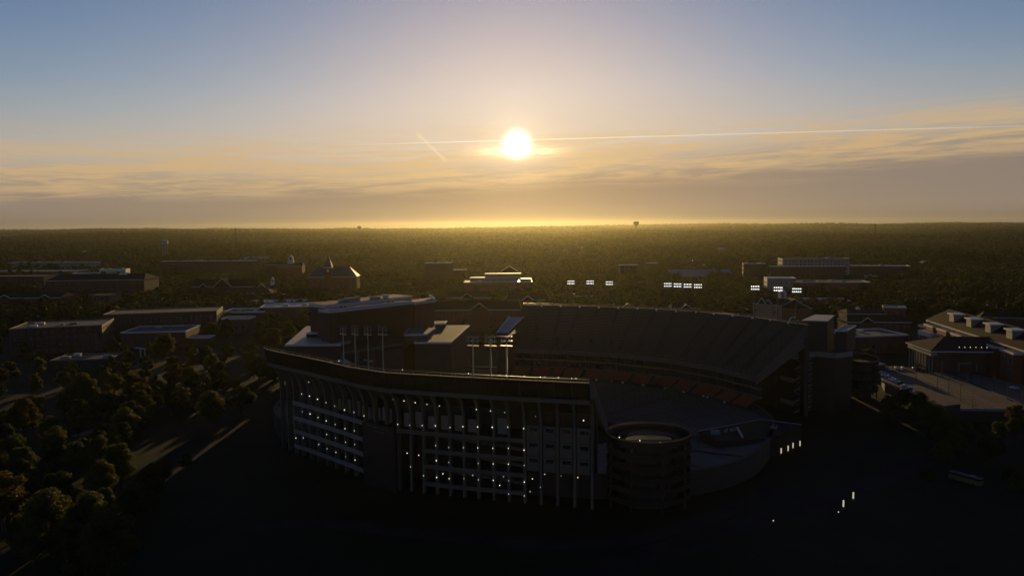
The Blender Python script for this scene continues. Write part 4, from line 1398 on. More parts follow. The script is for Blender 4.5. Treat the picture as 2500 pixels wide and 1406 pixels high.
B('low_roof', 'low bright canopy roof in the trees left of the sunlit hall', 1088, 1118, 678, 692, 16, 0, storeys=1, step=6, roofm=ROOF_L, wall=PALE)
B('low_roof', 'pale greenish flat roof glimpsed among the central trees', 998, 1068, 694, 712, 24, 4, storeys=1, step=8, roofm=ROOF_F, units=4, wall=PALE)
B('gabled_hall', 'brick dormitory with a small gable below the sunlit hall', 1088, 1198, 726, 764, 18, 0, roof='gable', rise=6, hip=3, gables=((1141, 26, 9),), storeys=3, step=4, wall=BRICK)
B('gabled_hall', 'long brick hall with a tall stone-framed gable behind the scoreboard', 1058, 1272, 756, 822, 20, 0, roof='gable', rise=7, hip=2, gables=((1171, 44, 16),), storeys=4, step=3.6, ww=1.3, wh=1.9, wall=BRICK)
B('gabled_hall', 'brick dormitory with a gable just above the upper deck corner', 1234, 1342, 732, 774, 18, 0, roof='gable', rise=6, hip=4, gables=((1289, 28, 9),), storeys=3, step=4, wall=BRICK)
# ---- behind the far deck
B('long_roof', 'long low brown roof stretched behind the lit floodlights', 1396, 1532, 722, 748, 22, -2, roof='gable', rise=4, hip=10, storeys=1, step=7, wall=BRICK_D, roofm=MATS['warm_shingle'])
B('long_roof', 'thin pale green roof in the trees above the floodlights', 1434, 1536, 673, 690, 18, 0, storeys=1, step=9, wall=PALE, roofm=ROOF_F)
B('gabled_house', 'small gabled roof peeping over the upper deck in its middle', 1500, 1562, 750, 782, 18, 0, roof='gable', rise=4, hip=2, gables=((1532, 28, 9),), storeys=2, step=5)
B('gabled_house', 'small gabled roof peeping over the upper deck near the four floodlights', 1640, 1708, 752, 784, 18, 0, roof='gable', rise=4, hip=2, gables=((1674, 26, 9),), storeys=2, step=5)
B('barn', 'long pale metal barn roof with a bright gable end', 1640, 1786, 672, 690, 34, -4, roof='gable', rise=9, hip=0, storeys=1, step=10, wall=PALE, roofm=mat('pale_metal_roof', (0.2, 0.2, 0.21), .5, .1, .1))
B('white_screen_building', 'small white-fronted block above the barn roof', 1712, 1752, 647, 668, 14, 0, storeys=2, step=8, ww=2.5, wh=2, wall=MATS['white_render'])
B('construction_frame', 'unfinished concrete frame under the crane jib', 1514, 1558, 648, 690, 20, 0, storeys=4, step=7, ww=5.5, wh=3.2, wall=CONC_D, frame=CONC, roofm=CONC_D)
B('white_shed', 'small white-roofed shed under the crane mast', 1577, 1606, 643, 672, 14, 0, storeys=2, step=6, wall=BRICK_D, roofm=ROOF_L)
# ---- east side
B('apartment_tower', 'squarish apartment block with lit balconies at its west corner', 1816, 1866, 645, 696, 30, -14, storeys=5, step=5.5, ww=2.4, wh=2.2, wall=BRICK_D, faces='fl', units=5, trim=PALE)
B('long_apartment_building', 'largest pale slab building on the east skyline with a bright end wall', 1912, 2070, 632, 690, 30, -6, storeys=6, step=6, ww=3, wh=1.8, wall=PALE, faces='fl', units=3, trim=PALE)
B('apartment_building', 'lower dark wing in front of the pale eastern slab', 1884, 2060, 651, 698, 14, -6, storeys=4, step=6, wall=BRICK_D, faces='fl', roofm=ROOF_L)
B('rooftop_row', 'jumble of low glinting roofs to the right of the pale slab', 2064, 2212, 650, 690, 26, -14, storeys=2, step=7, wall=BRICK_D, roofm=ROOF_L, units=9)
B('arts_building', 'squat block with a bright peach roof and white side wall', 1874, 1940, 680, 735, 26, -10, storeys=3, step=6, wall=PALE, roofm=MATS['sun_tinted_roof'], faces='fl')
B('brick_building', 'wide brick block with a cluttered flat roof on the east side', 1940, 2118, 690, 736, 34, -8, storeys=3, step=5, wall=BRICK, roofm=ROOF_F, units=10, faces='fl')
B('flat_building', 'low dark roofs with thin white edges right of the arched pediment', 1940, 2072, 735, 765, 30, -8, storeys=1, step=7, wall=BRICK_D, units=4)
cp, cpw, cph = B('pediment_hall', 'brick hall with a white-edged pediment and round arched window', 1892, 1980, 752, 800, 30, -4, roof='gable', rise=4, hip=3, gables=((1936, 76, 22),), storeys=1, step=30, ww=1, wh=1, wall=BRICK, cupola=(1920, 701, 18))
mb = MB()
for k in range(10):
    a0, a1 = math.pi * k / 10, math.pi * (k + 1) / 10
    for r0, r1 in ((3.0, 4.6),):
        mb.hexa([(r0 * math.cos(a0), -16.9, cph * .35 + r0 * math.sin(a0)), (r1 * math.cos(a0), -16.9, cph * .35 + r1 * math.sin(a0)), (r1 * math.cos(a0), -16.2, cph * .35 + r1 * math.sin(a0)), (r0 * math.cos(a0), -16.2, cph * .35 + r0 * math.sin(a0))],
                [(r0 * math.cos(a1), -16.9, cph * .35 + r0 * math.sin(a1)), (r1 * math.cos(a1), -16.9, cph * .35 + r1 * math.sin(a1)), (r1 * math.cos(a1), -16.2, cph * .35 + r1 * math.sin(a1)), (r0 * math.cos(a1), -16.2, cph * .35 + r0 * math.sin(a1))], WHITE)
mb.build('arch_surround', cp)
mb = MB(); mb.bar((0, -16.25, cph * .35), (0, -16.5, cph * .35), 6.0, GLASS, n=20); mb.build('arched_window', cp)
B('gothic_hall', 'narrow hall whose two steep west gables catch the sun', 1846, 1890, 742, 798, 26, -52, roof='gable', rise=5, hip=0, gables=((1860, 22, 14), (1878, 20, 12)), storeys=2, step=5, wall=mat('ochre_stone', (0.34, 0.24, 0.13), .8, .15, .3), faces='f')
B('brick_building', 'low dark hall with a white roof lantern on the east side', 2070, 2160, 766, 806, 24, -6, roof='gable', rise=3, hip=4, storeys=2, step=5, wall=BRICK_D, cupola=(2105, 748, 9))
B('brick_building', 'small orange-lit brick block with a raised penthouse', 2160, 2206, 752, 790, 18, -24, storeys=2, step=5, wall=BRICK, faces='fl', units=3)
B('gabled_hall', 'dark hall with a thin white pediment above the flat white-edged roof', 2070, 2220, 786, 828, 22, -4, roof='gable', rise=5, hip=4, gables=((2115, 30, 10),), storeys=2, step=5, wall=BRICK_D)
B('flat_building', 'flat roof outlined in white just right of the stair tower', 2070, 2222, 822, 862, 34, 8, storeys=1, step=9, ww=3, wh=3, wall=BRICK_D, units=3, band=1.2)

# ================================================================== east complex
class Frame:
    """local frame of a building: f along its long west front (towards the camera), g into the building"""
    def __init__(self, a, b):
        self.o = Vector((a.x, a.y))
        d = Vector((b.x - a.x, b.y - a.y))
        self.L = d.length
        self.f = d.normalized()
        self.g = Vector((-self.f.y, self.f.x))
        if self.g.x < 0:
            self.g = -self.g
    def p(self, s, q, z):
        v = self.o + self.f * s + self.g * q
        return Vector((v.x, v.y, z))
    def box(self, mb, s0, s1, q0, q1, z0, z1, m):
        b = [self.p(s0, q0, z0), self.p(s0, q1, z0), self.p(s1, q1, z0), self.p(s1, q0, z0)]
        t = [self.p(s0, q0, z1), self.p(s0, q1, z1), self.p(s1, q1, z1), self.p(s1, q0, z1)]
        ar = sum(b[i].x * b[(i + 1) % 4].y - b[(i + 1) % 4].x * b[i].y for i in range(4))
        if ar < 0:
            b, t = b[::-1], t[::-1]
        mb.hexa(b, t, m)
        return mb
    def hip(self, mb, s0, s1, q0, q1, z, rise, h, m, along='s'):
        if along == 's':
            qm = (q0 + q1) / 2
            a, b = self.p(s0 + h, qm, z + rise), self.p(s1 - h, qm, z + rise)
            P = lambda s, q: self.p(s, q, z)
            mb.poly([P(s0, q0), P(s1, q0), b, a], m); mb.poly([P(s1, q1), P(s0, q1), a, b], m)
            mb.poly([P(s0, q1), P(s0, q0), a], m); mb.poly([P(s1, q0), P(s1, q1), b], m)
        else:
            sm = (s0 + s1) / 2
            a, b = self.p(sm, q0 + h, z + rise), self.p(sm, q1 - h, z + rise)
            P = lambda s, q: self.p(s, q, z)
            mb.poly([P(s1, q0), P(s1, q1), b, a], m); mb.poly([P(s0, q1), P(s0, q0), a, b], m)
            mb.poly([P(s0, q0), P(s1, q0), a], m); mb.poly([P(s1, q1), P(s0, q1), b], m)
        mb.poly([P(s0, q0), P(s0, q1), P(s1, q1), P(s1, q0)], m)

ZD = 5.0
# long brick residence with projecting bays
lb = thing('residence_hall', 'long brick residence with projecting orange-lit bays and white-capped roof dormers', 'building')
F1 = Frame(gp(2262, 838, ZD), gp(2452, 912, ZD))
LB = F1.L + 30
EAVE = 22.0
mb = F1.box(MB(), 0, LB, 0, 24, 0, EAVE, BRICK); mb.build('wall', lb)
mb = F1.box(MB(), -.8, LB + .8, -.8, .2, EAVE + .004, EAVE + 1.0, WHITE); mb.build('eaves', lb)
mb = MB(); F1.hip(mb, -1, LB + 1, -1, 25, EAVE + 1.01, 9.0, 8, ROOF_S); rf1 = mb.build('roof', lb)
wm = window_mesh(1.9, 3.4, False, PALE)
ang_w = math.atan2(F1.f.y, F1.f.x)
face_rz = math.atan2(-F1.g.y, -F1.g.x) + math.pi / 2
for k in range(6):
    s0 = 8 + k * (LB - 24) / 5.4
    mb = F1.box(MB(), s0, s0 + 15, -5.0, 0, 0, EAVE - 2.2, BRICK); bay = mb.build('bay', lb)
    mb = F1.box(MB(), s0 - .5, s0 + 15.5, -5.5, -.02, EAVE - 2.19, EAVE - 1.0, WHITE); mb.build('cornice', bay)
    mb = F1.box(MB(), s0 + .6, s0 + 14.4, -4.4, -.03, EAVE - .99, EAVE - .9, ROOF_F); mb.build('bay_roof', bay)
    for j in range(3):
        for zz in (7.5, 14.0):
            p = F1.p(s0 + 3.2 + j * 4.3, -5.05, zz)
            link('window', wm, bay, p, face_rz)
for k in range(4):
    s0 = 30 + k * (LB - 40) / 4
    mb = F1.box(MB(), s0, s0 + 7, 3, 9, EAVE + 4, EAVE + 9.0, PALE); dm = mb.build('dormer', lb)
    mb = F1.box(MB(), s0 - 1.4, s0 + 8.4, 2, 10, EAVE + 9.004, EAVE + 9.9, WHITE); mb.build('dormer_cap', dm)
c_ = F1.p(LB / 2, 12, 0); keep_rect(c_.x, c_.y, LB, 34, ang_w, 6)

# end pavilion with square piers
ep = thing('end_pavilion', 'brick pavilion with pale square piers under a hipped roof', 'building')
F2 = Frame(gp(2243, 838, ZD), gp(2285, 850, ZD))
mb = F2.box(MB(), 0, 24, 0, 34, 0, 18, BRICK); mb.build('wall', ep)
mb = F2.box(MB(), -.8, 24.8, -.8, 34.8, 18.004, 19.3, WHITE); mb.build('cornice', ep)
mb = MB(); F2.hip(mb, -.4, 24.4, -.4, 34.4, 19.31, 7.5, 11, MATS['warm_shingle'], 'q'); mb.build('roof', ep)
mb = F2.box(MB(), 9, 25.5, -6, -.02, 13.5, 16.5, WHITE); pt = mb.build('portico', ep)
for k in range(5):
    mb = F2.box(MB(), 9.6 + k * 3.7, 10.8 + k * 3.7, -5.6, -4.4, 0, 13.49, PALE); mb.build('pier', pt)
c_ = F2.p(12, 16, 0); keep_rect(c_.x, c_.y, 30, 50, ang_w, 4)

# dining hall with colonnade
dh = thing('colonnade_hall', 'hall with a wide brown hipped roof and a row of tall columns', 'building')
F3 = Frame(gp(2216, 882, ZD), gp(2266, 903, ZD))
WL = F3.L + 4
mb = F3.box(MB(), 2, WL - 2, 3, 58, 0, ZD + 12, BRICK_D); mb.build('wall', dh)
mb = F3.box(MB(), 0, WL, -.4, 3.2, ZD + 9.4, ZD + 12, PALE); mb.build('entablature', dh)
for k in range(9):
    s = .8 + k * (WL - 1.6) / 8
    mb = MB(); a, b = F3.p(s, .8, 0), F3.p(s, .8, ZD + 9.38); mb.bar(a, b, 1.0, PALE, .85, 10); mb.build('column', dh)
mb = F3.box(MB(), -1.2, WL + 1.2, -1.4, 59, ZD + 12.01, ZD + 12.7, WHITE); mb.build('eaves', dh)
mb = MB(); F3.hip(mb, -1.2, WL + 1.2, -1.4, 59, ZD + 12.72, 6.5, 16, MATS['warm_shingle'], 'q'); mb.build('roof', dh)
for k in range(6):
    p = F3.p(WL - .4, 16 + k * 3.2, ZD + 15)
    link('lamp', lamp_me, dh, p)
c_ = F3.p(WL / 2, 30, 0); keep_rect(c_.x, c_.y, 60, 40, 0, 2)

# entrance canopy
cn = thing('entrance_canopy', 'small white canopy on slim posts in front of the colonnade hall', 'canopy')
q = plan(((2341, 886), (2385, 886), (2397, 880), (2350, 879)), ZD + 5)
mb = MB(); prism(mb, [Vector((p.x, p.y)) for p in q], ZD + 4.4, ZD + 5.2, PALE, ROOF_F); mb.build('roof', cn)
for p in q:
    mb = MB(); mb.bar((p.x, p.y, ZD - .2), (p.x, p.y, ZD + 4.4), .7, PALE, n=8); mb.build('post', cn)
for t in (.25, .65):
    a = Vector((q[0].x, q[0].y)).lerp(Vector((q[1].x, q[1].y)), t)
    mb = MB()
    for k in range(4):
        mb.bar((a.x + k * .9, a.y + 1.2, ZD + 5.3), (a.x + k * .9, a.y + 4.5, ZD + 5.5), .5, WHITE)
    tag(mb.build('skylight', cn), kind='stuff')

# kiosk on the ramp side
ks = thing('gate_kiosk', 'small kiosk with three bright roof battens above the round ramp', 'kiosk')
p = gp(2131, 903, ZD)
mb = MB(); mb.box(p.x - 5.5, p.x + 5.5, p.y - 4, p.y + 4, 0, ZD + 3.4, PANEL_D); mb.build('wall', ks)
mb = MB(); mb.box(p.x - 6.2, p.x + 6.2, p.y - 4.6, p.y + 4.6, ZD + 3.404, ZD + 4.2, CONC); mb.build('roof', ks)
for k in range(3):
    mb = MB(); mb.bar((p.x - 4.5 + k * 4, p.y + 3, ZD + 4.4), (p.x - 2.5 + k * 4, p.y - 3, ZD + 4.4), .5, WHITE); mb.build('batten', ks)
KEEP_OUT.append((p.x, p.y, 12))

# parking deck
pd = thing('parking_deck', 'raised parking deck with warm sunlit paving and painted bays', 'parking deck')
DP = plan(((2146, 908), (2372, 910), (2600, 965), (2600, 1006), (2330, 1003), (2238, 968), (2160, 936)), ZD)
mb = MB(); prism(mb, DP, 0, ZD, CONC_D, PAVE); mb.build('deck', pd)
def deck_wall(a, b, h, m, nm, th=.35):
    pa, pb = gp(*a, ZD), gp(*b, ZD)
    mb = MB()
    d = Vector((pb.x - pa.x, pb.y - pa.y)).normalized() * th
    n = Vector((-d.y, d.x))
    q = [(pa.x, pa.y), (pb.x, pb.y), (pb.x + n.x, pb.y + n.y), (pa.x + n.x, pa.y + n.y)]
    mb.hexa([(x, y, ZD) for x, y in q], [(x, y, ZD + h) for x, y in q], m)
    return mb.build(nm, pd)
deck_wall((2150, 932), (2195, 950), 1.2, mat('orange_lit_wall', (0.26, 0.13, 0.06), .8, .15, .4), 'parapet')  # low sun on this parapet painted in as its orange colour
deck_wall((2275, 983), (2330, 1001), 1.4, PALE, 'parapet')
deck_wall((2330, 1002), (2590, 1005), 1.1, PALE, 'parapet')
deck_wall((2240, 915), (2405, 1001), .5, CONC_D, 'kerb', 1.6)
deck_wall((2325, 915), (2500, 992), .5, CONC_D, 'kerb', 1.6)
for (a, b) in (((2255, 912), (2440, 1002)), ((2310, 912), (2480, 985))):
    for k in range(18):
        t = (k + .5) / 18
        x, y = a[0] + (b[0] - a[0]) * t, a[1] + (b[1] - a[1]) * t
        p0 = gp(x, y, ZD + .004)
        mb = MB(); mb.poly([(p0.x, p0.y, ZD + .006), (p0.x + 5.2, p0.y + 1.2, ZD + .006), (p0.x + 5.2, p0.y + 1.36, ZD + .006), (p0.x, p0.y + .16, ZD + .006)], PAINT_W); mb.build('bay_line', pd)
hs = plan(((2275, 980), (2325, 979), (2345, 984), (2292, 990)), ZD + 4)
mb = MB(); prism(mb, [Vector((p.x, p.y)) for p in hs], 0, ZD + 3.6, CONC_D, ROOF_F); sh = mb.build('stair_house', pd)
c_ = gp(2330, 950, ZD); keep_rect(c_.x + 8, c_.y, 110, 90, -.3, 0)

# lamp posts on the deck
lp_pole = MB(); lp_pole.bar((0, 0, .9), (0, 0, 8.6), .34, STEEL_D, .22, 8); lp_pole_me = lp_pole.mesh('pole')
lp_base = MB(); lp_base.bar((0, 0, 0), (0, 0, .95), .7, CONC, .6, 10); lp_base_me = lp_base.mesh('base')
lp_head = MB(); lp_head.bar((-1.1, 0, 8.55), (1.1, 0, 8.55), .1, STEEL_D)
for s in (-1, 1):
    lp_head.box(s * 1.3 - .45, s * 1.3 + .45, -.22, .22, 8.45, 8.65, STEEL_D)
lp_head_me = lp_head.mesh('lamp_head')
for k, (px, py) in enumerate(((2288, 949), (2315, 963), (2344, 978), (2374, 993), (2366, 928), (2397, 943), (2427, 957), (2459, 975), (2495, 994), (2300, 918), (2336, 921), (2236, 925))):
    p = gp(px, py, ZD)
    t = thing('lamp_post', 'slim unlit lamp post on the parking deck, %s counting outward along its row' % (names + ('eleventh', 'twelfth'))[k], 'lamp post', p, R(25), 'lamp posts on the parking deck')
    link('base', lp_base_me, t); link('pole', lp_pole_me, t); link('lamp_head', lp_head_me, t)

# cars
def car_parts(paint):
    prof = [(-2.2, .35), (-2.25, .8), (-1.95, .98), (-1.2, 1.02), (-.45, 1.45), (.95, 1.47), (1.75, 1.05), (2.2, .98), (2.25, .45), (2.1, .3)]
    mb = MB()
    n = len(prof)
    for (w0, sgn) in ((.88, -1), (.88, 1)):
        pass
    def ww(z): return .9 if z < 1.0 else .9 - (z - 1.0) * .45
    L = [(x, -ww(z), z) for x, z in prof]; Rr_ = [(x, ww(z), z) for x, z in prof]
    i = len(mb.v); mb.v += L + Rr_
    k = mb.mi(paint)
    for j in range(n):
        m_ = (j + 1) % n
        mb.f.append((i + j, i + m_, i + n + m_, i + n + j)); mb.m.append(k)
    mb.f.append(tuple(range(i + n - 1, i - 1, -1))); mb.m.append(k)
    mb.f.append(tuple(range(i + n, i + 2 * n))); mb.m.append(k)
    body = mb.mesh('body')
    g = MB()
    for s in (-1, 1):
        g.poly([(-.95, s * .885, 1.04), (1.5, s * .885, 1.06), (.85, s * .735, 1.4), (-.45, s * .735, 1.38)][::s], GLASS)
    g.poly([(-1.22, -.8, 1.035), (-1.22, .8, 1.035), (-.5, .68, 1.455), (-.5, -.68, 1.455)], GLASS)
    g.poly([(1.78, .8, 1.06), (1.78, -.8, 1.06), (1.0, -.68, 1.475), (1.0, .68, 1.475)], GLASS)
    glass = g.mesh('window')
    return body, glass
wh = MB(); wh.bar((0, -.11, 0), (0, .11, 0), .66, RUBBER, n=12); wh_me = wh.mesh('wheel')
hl = MB().box(-.06, .06, -.2, .2, -.09, .09, WHITE).mesh('headlight')
CARM = [car_parts(c) for c in CARS]
def car(p, rz, ci, label, group):
    t = thing('parked_car', label, 'car', p, rz, group)
    link('body', CARM[ci][0], t); link('window', CARM[ci][1], t)
    for x in (-1.4, 1.35):
        for y in (-.82, .82):
            link('wheel', wh_me, t, (x, y, .33))
    for y in (-.62, .62):
        link('headlight', hl, t, (-2.22, y, .72))
    return t
cn_ = ('silver', 'white', 'black', 'grey', 'blue')
rc = random.Random(3)
row = [(2150, 911), (2160, 917), (2168, 922), (2177, 927), (2184, 931), (2194, 937), (2206, 944), (2218, 951), (2230, 960)]
for k, (px, py) in enumerate(row):
    ci = (0, 1, 3, 1, 0, 2, 1, 4, 0)[k]
    p = gp(px, py, ZD)
    car((p.x, p.y, ZD + .01), R(12), ci, '%s car, %s in the row along the deck parapet from the kiosk' % (cn_[ci], names[k]), 'cars parked along the parapet')
for k, (px, py, ci) in enumerate(((2173, 903, 1), (2188, 901, 0), (2204, 901, 1), (2231, 902, 3))):
    p = gp(px, py, 0.0 + ZD)
    car((p.x, p.y, ZD + .01), R(70), ci, '%s car, %s in the short row behind the deck' % (cn_[ci], names[k]), 'cars parked behind the deck')
p = gp(2476, 949, ZD)
car((p.x, p.y, ZD + .01), R(-20), 0, 'silver car alone on the far side of the deck', None)
mb = MB(); prism(mb, plan(((2140, 910), (2260, 910), (2260, 893), (2150, 893)), ZD), 0, ZD - .004, ASPHALT)
ap = mb.build('pavement'); ap['kind'] = 'structure'

# bus in the dark lower corner
p = gp(2357, 1178, 0)
bus = thing('parked_bus', 'bus with a pale roof standing in the dark below the deck', 'bus', p, R(-58))
mb = MB(); mb.box(-5.6, 5.6, -1.25, 1.25, .5, 2.2, mat('bus_paint', (0.14, 0.1, 0.05), .4, .05, .4)); mb.build('body', bus)
mb = MB(); mb.box(-5.5, 5.5, -1.2, 1.2, 2.204, 2.95, GLASS); mb.build('window', bus)
mb = MB(); mb.box(-5.6, 5.6, -1.25, 1.25, 2.954, 3.2, CONC); rb = mb.build('roof', bus)
mb = MB(); mb.box(1.8, 3.4, -.7, .7, 3.2, 3.45, PALE); mb.build('air_unit', rb)
for x in (-3.6, 3.4):
    for y in (-1.1, 1.1):
        w_ = link('wheel', wh_me, bus, (x, y, .48)); w_.scale = (1.45, 1.6, 1.45)

# ================================================================== far landmarks
def water_tower(px, ytop, D, kind, label, hh):
    p = at(px, ytop, D)
    zb = ground_z(p.x, D)
    H = max(hh, p.z - zb)
    t = thing('water_tower', label, 'water tower', (p.x, D, zb))
    r = H * .22 if kind != 'tank' else 7.0
    if kind == 'tank':
        mb = MB(); mb.bar((0, 0, H - 13), (0, 0, H - 2), r * 2.4, WHITE, n=24); mb.bar((0, 0, H - 2), (0, 0, H), r * 2.4, WHITE, r * .6, 24); mb.build('tank', t)
        mb = MB(); mb.box(-r * .7, r * .7, -r * 1.22, -r * 1.1, H - 9, H - 5, mat('blue_lettering', (0.06, 0.07, 0.2), .5, .05, .5)); mb.build('blue_marking', t)
        mb = MB()
        for k in range(6):
            a = k * math.pi / 3
            mb.bar((r * 1.1 * math.cos(a), r * 1.1 * math.sin(a), -5), (r * 1.1 * math.cos(a), r * 1.1 * math.sin(a), H - 13), r * .16, PALE)
        mb.build('leg', t)
    else:
        mb = MB(); mb.bar((0, 0, -5), (0, 0, H * .6), r * .8, CONC, r * .6, 12); mb.build('shaft', t)
        mb = MB(); mb.bar((0, 0, H * .6), (0, 0, H * .85), r * .7, CONC, r * 2.4, 16); mb.bar((0, 0, H * .85), (0, 0, H), r * 2.4, CONC, r * 1.8, 16); mb.build('tank', t)
    return t
water_tower(402, 585, 2100, 'tank', 'white water tank with a blue marking rising from the western forest', 30)
water_tower(1553, 541, 6200, 'bulb', 'mushroom water tower on the horizon right of the sun', 40)
water_tower(877, 552, 7500, 'bulb', 'tiny bulb water tower on the horizon left of the sun', 40)
water_tower(297, 566, 5000, 'bulb', 'dark small water tower on the western ridge', 30)
def lattice(px, ytop, D, label, w=3.0, head=False):
    p = at(px, ytop, D)
    zb = ground_z(p.x, D)
    H = p.z - zb
    t = thing('radio_mast', label, 'mast', (p.x, D, zb))
    mb = MB()
    for sx in (-1, 1):
        for sy in (-1, 1):
            mb.bar((sx * w, sy * w, -4), (sx * w * .25, sy * w * .25, H), .7, STEEL_D, .5)
    n = 10
    for k in range(n):
        z0, z1 = H * k / n, H * (k + 1) / n
        a, b = w * (1 - .75 * k / n), w * (1 - .75 * (k + 1) / n)
        mb.bar((-a, -a, z0), (b, -b, z1), .4, STEEL_D); mb.bar((a, -a, z0), (-b, -b, z1), .4, STEEL_D)
    mb.build('lattice', t)
    mb = MB(); mb.box(-w * .9, w * .9, -w * .5, w * .5, H, H + w * .5, STEEL_D)
    for sx in (-1, 0, 1):
        mb.bar((sx * w * .8, 0, H + w * .5), (sx * w * .8, 0, H + w * 1.4), .6, STEEL_D)
    mb.build('antenna', t)
lattice(574, 561, 2300, 'tall radio mast breaking the skyline left of the sun', 3.2)
lattice(2137, 550, 2900, 'slender radio mast on the eastern skyline', 2.8)
# far roofs that glint out of the forest
for (px, py, w_, lab_) in ((192, 594, 60, 'wide pale far roof glinting in the western forest near the ridge'), (212, 620, 34, 'orange-lit small house in the western forest'), (300, 623, 20, 'tiny white gable among trees below the water tank'),
                           (1268, 577, 60, 'pale far roof line in the haze below the sun'), (1060, 588, 40, 'hazy far roof left of the sun column'), (930, 606, 26, 'small far roof in the forest above the clock tower hall'),
                           (1420, 606, 24, 'small far roof in the forest right of the sun column'), (1760, 612, 26, 'dim far roof in the eastern forest'), (2260, 640, 22, 'lone far roof near the eastern edge of the forest'), (520, 604, 24, 'little far roof right of the radio mast')):
    g_ = gp(px, py, 14)
    t_ = thing('far_house', lab_, 'house', (g_.x, g_.y, ground_z(g_.x, g_.y)), R((px * 7) % 40 - 20))
    hw_ = w_ * .45
    mb = MB(); mb.box(-hw_, hw_, -9, 9, -6, 13, PALE); mb.build('wall', t_)
    mb = MB(); gable_roof(mb, -hw_, hw_, -9, 9, 13.01, 5, ROOF_L, 'x', 4, 1.0); mb.build('roof', t_)
    KEEP_OUT.append((g_.x, g_.y, w_ * .7)); KEEP_OUT.append((g_.x * .975, g_.y * .975, w_ * .8))
# tower crane
p = at(1577, 640, 1180)
zc = p.z
cr = thing('tower_crane', 'tower crane with a long level jib above the construction site', 'crane', (p.x, 1180, 0))
mb = MB()
for sx in (-1, 1):
    for sy in (-1, 1):
        mb.bar((sx * .9, sy * .9, -.5), (sx * .9, sy * .9, zc + 4), .3, STEEL_D)
for k in range(14):
    z0 = zc * k / 14
    mb.bar((-.9, -.9, z0), (.9, -.9, z0 + zc / 14), .2, STEEL_D)
mb.build('mast', cr)
xl_, xr_ = -(1577 - 1470) / F_PX * 1180, (1692 - 1577) / F_PX * 1180
mb = MB()
for yy, zz in ((-.7, 0), (.7, 0), (0, 1.7)):
    mb.bar((xl_, yy, zc + zz), (xr_, yy, zc + zz), .32, STEEL_D)
n = 46
for k in range(n):
    x0, x1 = xl_ + (xr_ - xl_) * k / n, xl_ + (xr_ - xl_) * (k + 1) / n
    mb.bar((x0, -.7, zc), ((x0 + x1) / 2, 0, zc + 1.7), .2, STEEL_D); mb.bar(((x0 + x1) / 2, 0, zc + 1.7), (x1, -.7, zc), .2, STEEL_D)
mb.build('jib', cr)
mb = MB(); mb.box(xl_, xl_ + 5, -1, 1, zc - 2.5, zc, CONC); mb.build('counterweight', cr)
link('lamp', lamp_me, cr, (xr_ - 1, 0, zc + 2.2)).scale = (2.5, 2.5, 2.5)

# ================================================================== paths and yard details on the west side
def ribbon(name, pix, width, m, z=0.02):
    pts = [gp(px, py, z) for px, py in pix]
    pts = [Vector((p.x, p.y)) for p in pts]
    pts = resample(pts, 14)
    mb = MB()
    for i in range(len(pts) - 1):
        d = (pts[i + 1] - pts[i]).normalized()
        n = Vector((-d.y, d.x)) * width / 2
        d2 = (pts[min(i + 2, len(pts) - 1)] - pts[min(i + 1, len(pts) - 2)]).normalized()
        n2 = Vector((-d2.y, d2.x)) * width / 2
        q = [pts[i] + n, pts[i] - n, pts[i + 1] - n2, pts[i + 1] + n2]
        mb.poly([(p.x, p.y, z) for p in q], m)
    o = mb.build(name)
    o['kind'] = 'structure'
    return o
ribbon('path', ((185, 1065), (240, 1048), (310, 1018), (360, 1000), (420, 985)), 7, PATHM, .02)
ribbon('road', ((-60, 960), (200, 940), (420, 905), (560, 870), (660, 850)), 9, ASPHALT, .016)
ROADM = mat('old_asphalt', (0.03, 0.027, 0.024), .95, .3, .08, spec=.05)
ribbon('road', ((1380, 1420), (1700, 1320), (2050, 1210), (2330, 1095), (2560, 1050)), 11, ROADM, .016)
ribbon('pavement', ((560, 1290), (760, 1272), (1000, 1300), (1280, 1330), (1520, 1325), (1720, 1270), (1900, 1190)), 7, ROADM, .02)
for k_, (px_, py_, lab_) in enumerate(((1888, 1270, 'single small ground lamp in the dark below the plaza'), (2047, 1249, 'small ground lamp just left of the two light columns'), (1728, 1117, 'small wall lamp right of the round ramp'))):
    p_ = gp(px_, py_, .8)
    t_ = thing('ground_lamp', lab_, 'light', (p_.x, p_.y, 0))
    mb = MB(); mb.bar((0, 0, 0), (0, 0, .7), .3, STEEL_D, n=8); mb.build('base', t_)
    link('lamp', lamp_var[1], t_, (0, 0, .82))
gt = thing('entry_gantry', 'small sunlit gate frame standing by the western trees', 'gate')
p = gp(349, 872, 0)
for dx in (-1.6, 1.6):
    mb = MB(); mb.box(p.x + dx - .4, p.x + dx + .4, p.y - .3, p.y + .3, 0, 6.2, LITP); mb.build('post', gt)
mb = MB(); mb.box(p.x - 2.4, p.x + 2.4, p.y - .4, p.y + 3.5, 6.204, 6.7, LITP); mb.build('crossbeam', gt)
for k, (px, py, lab) in enumerate(((273, 854, 'grey van-like car whose roof glints, leftmost by the trees'), (283, 855, 'silver car beside the leftmost glinting roof'), (335, 851, 'white car with glinting roof beside the gate frame'))):
    p = gp(px, py, 0)
    car((p.x, p.y, .01), R(20), (3, 0, 1)[k], lab, 'cars by the western gate')

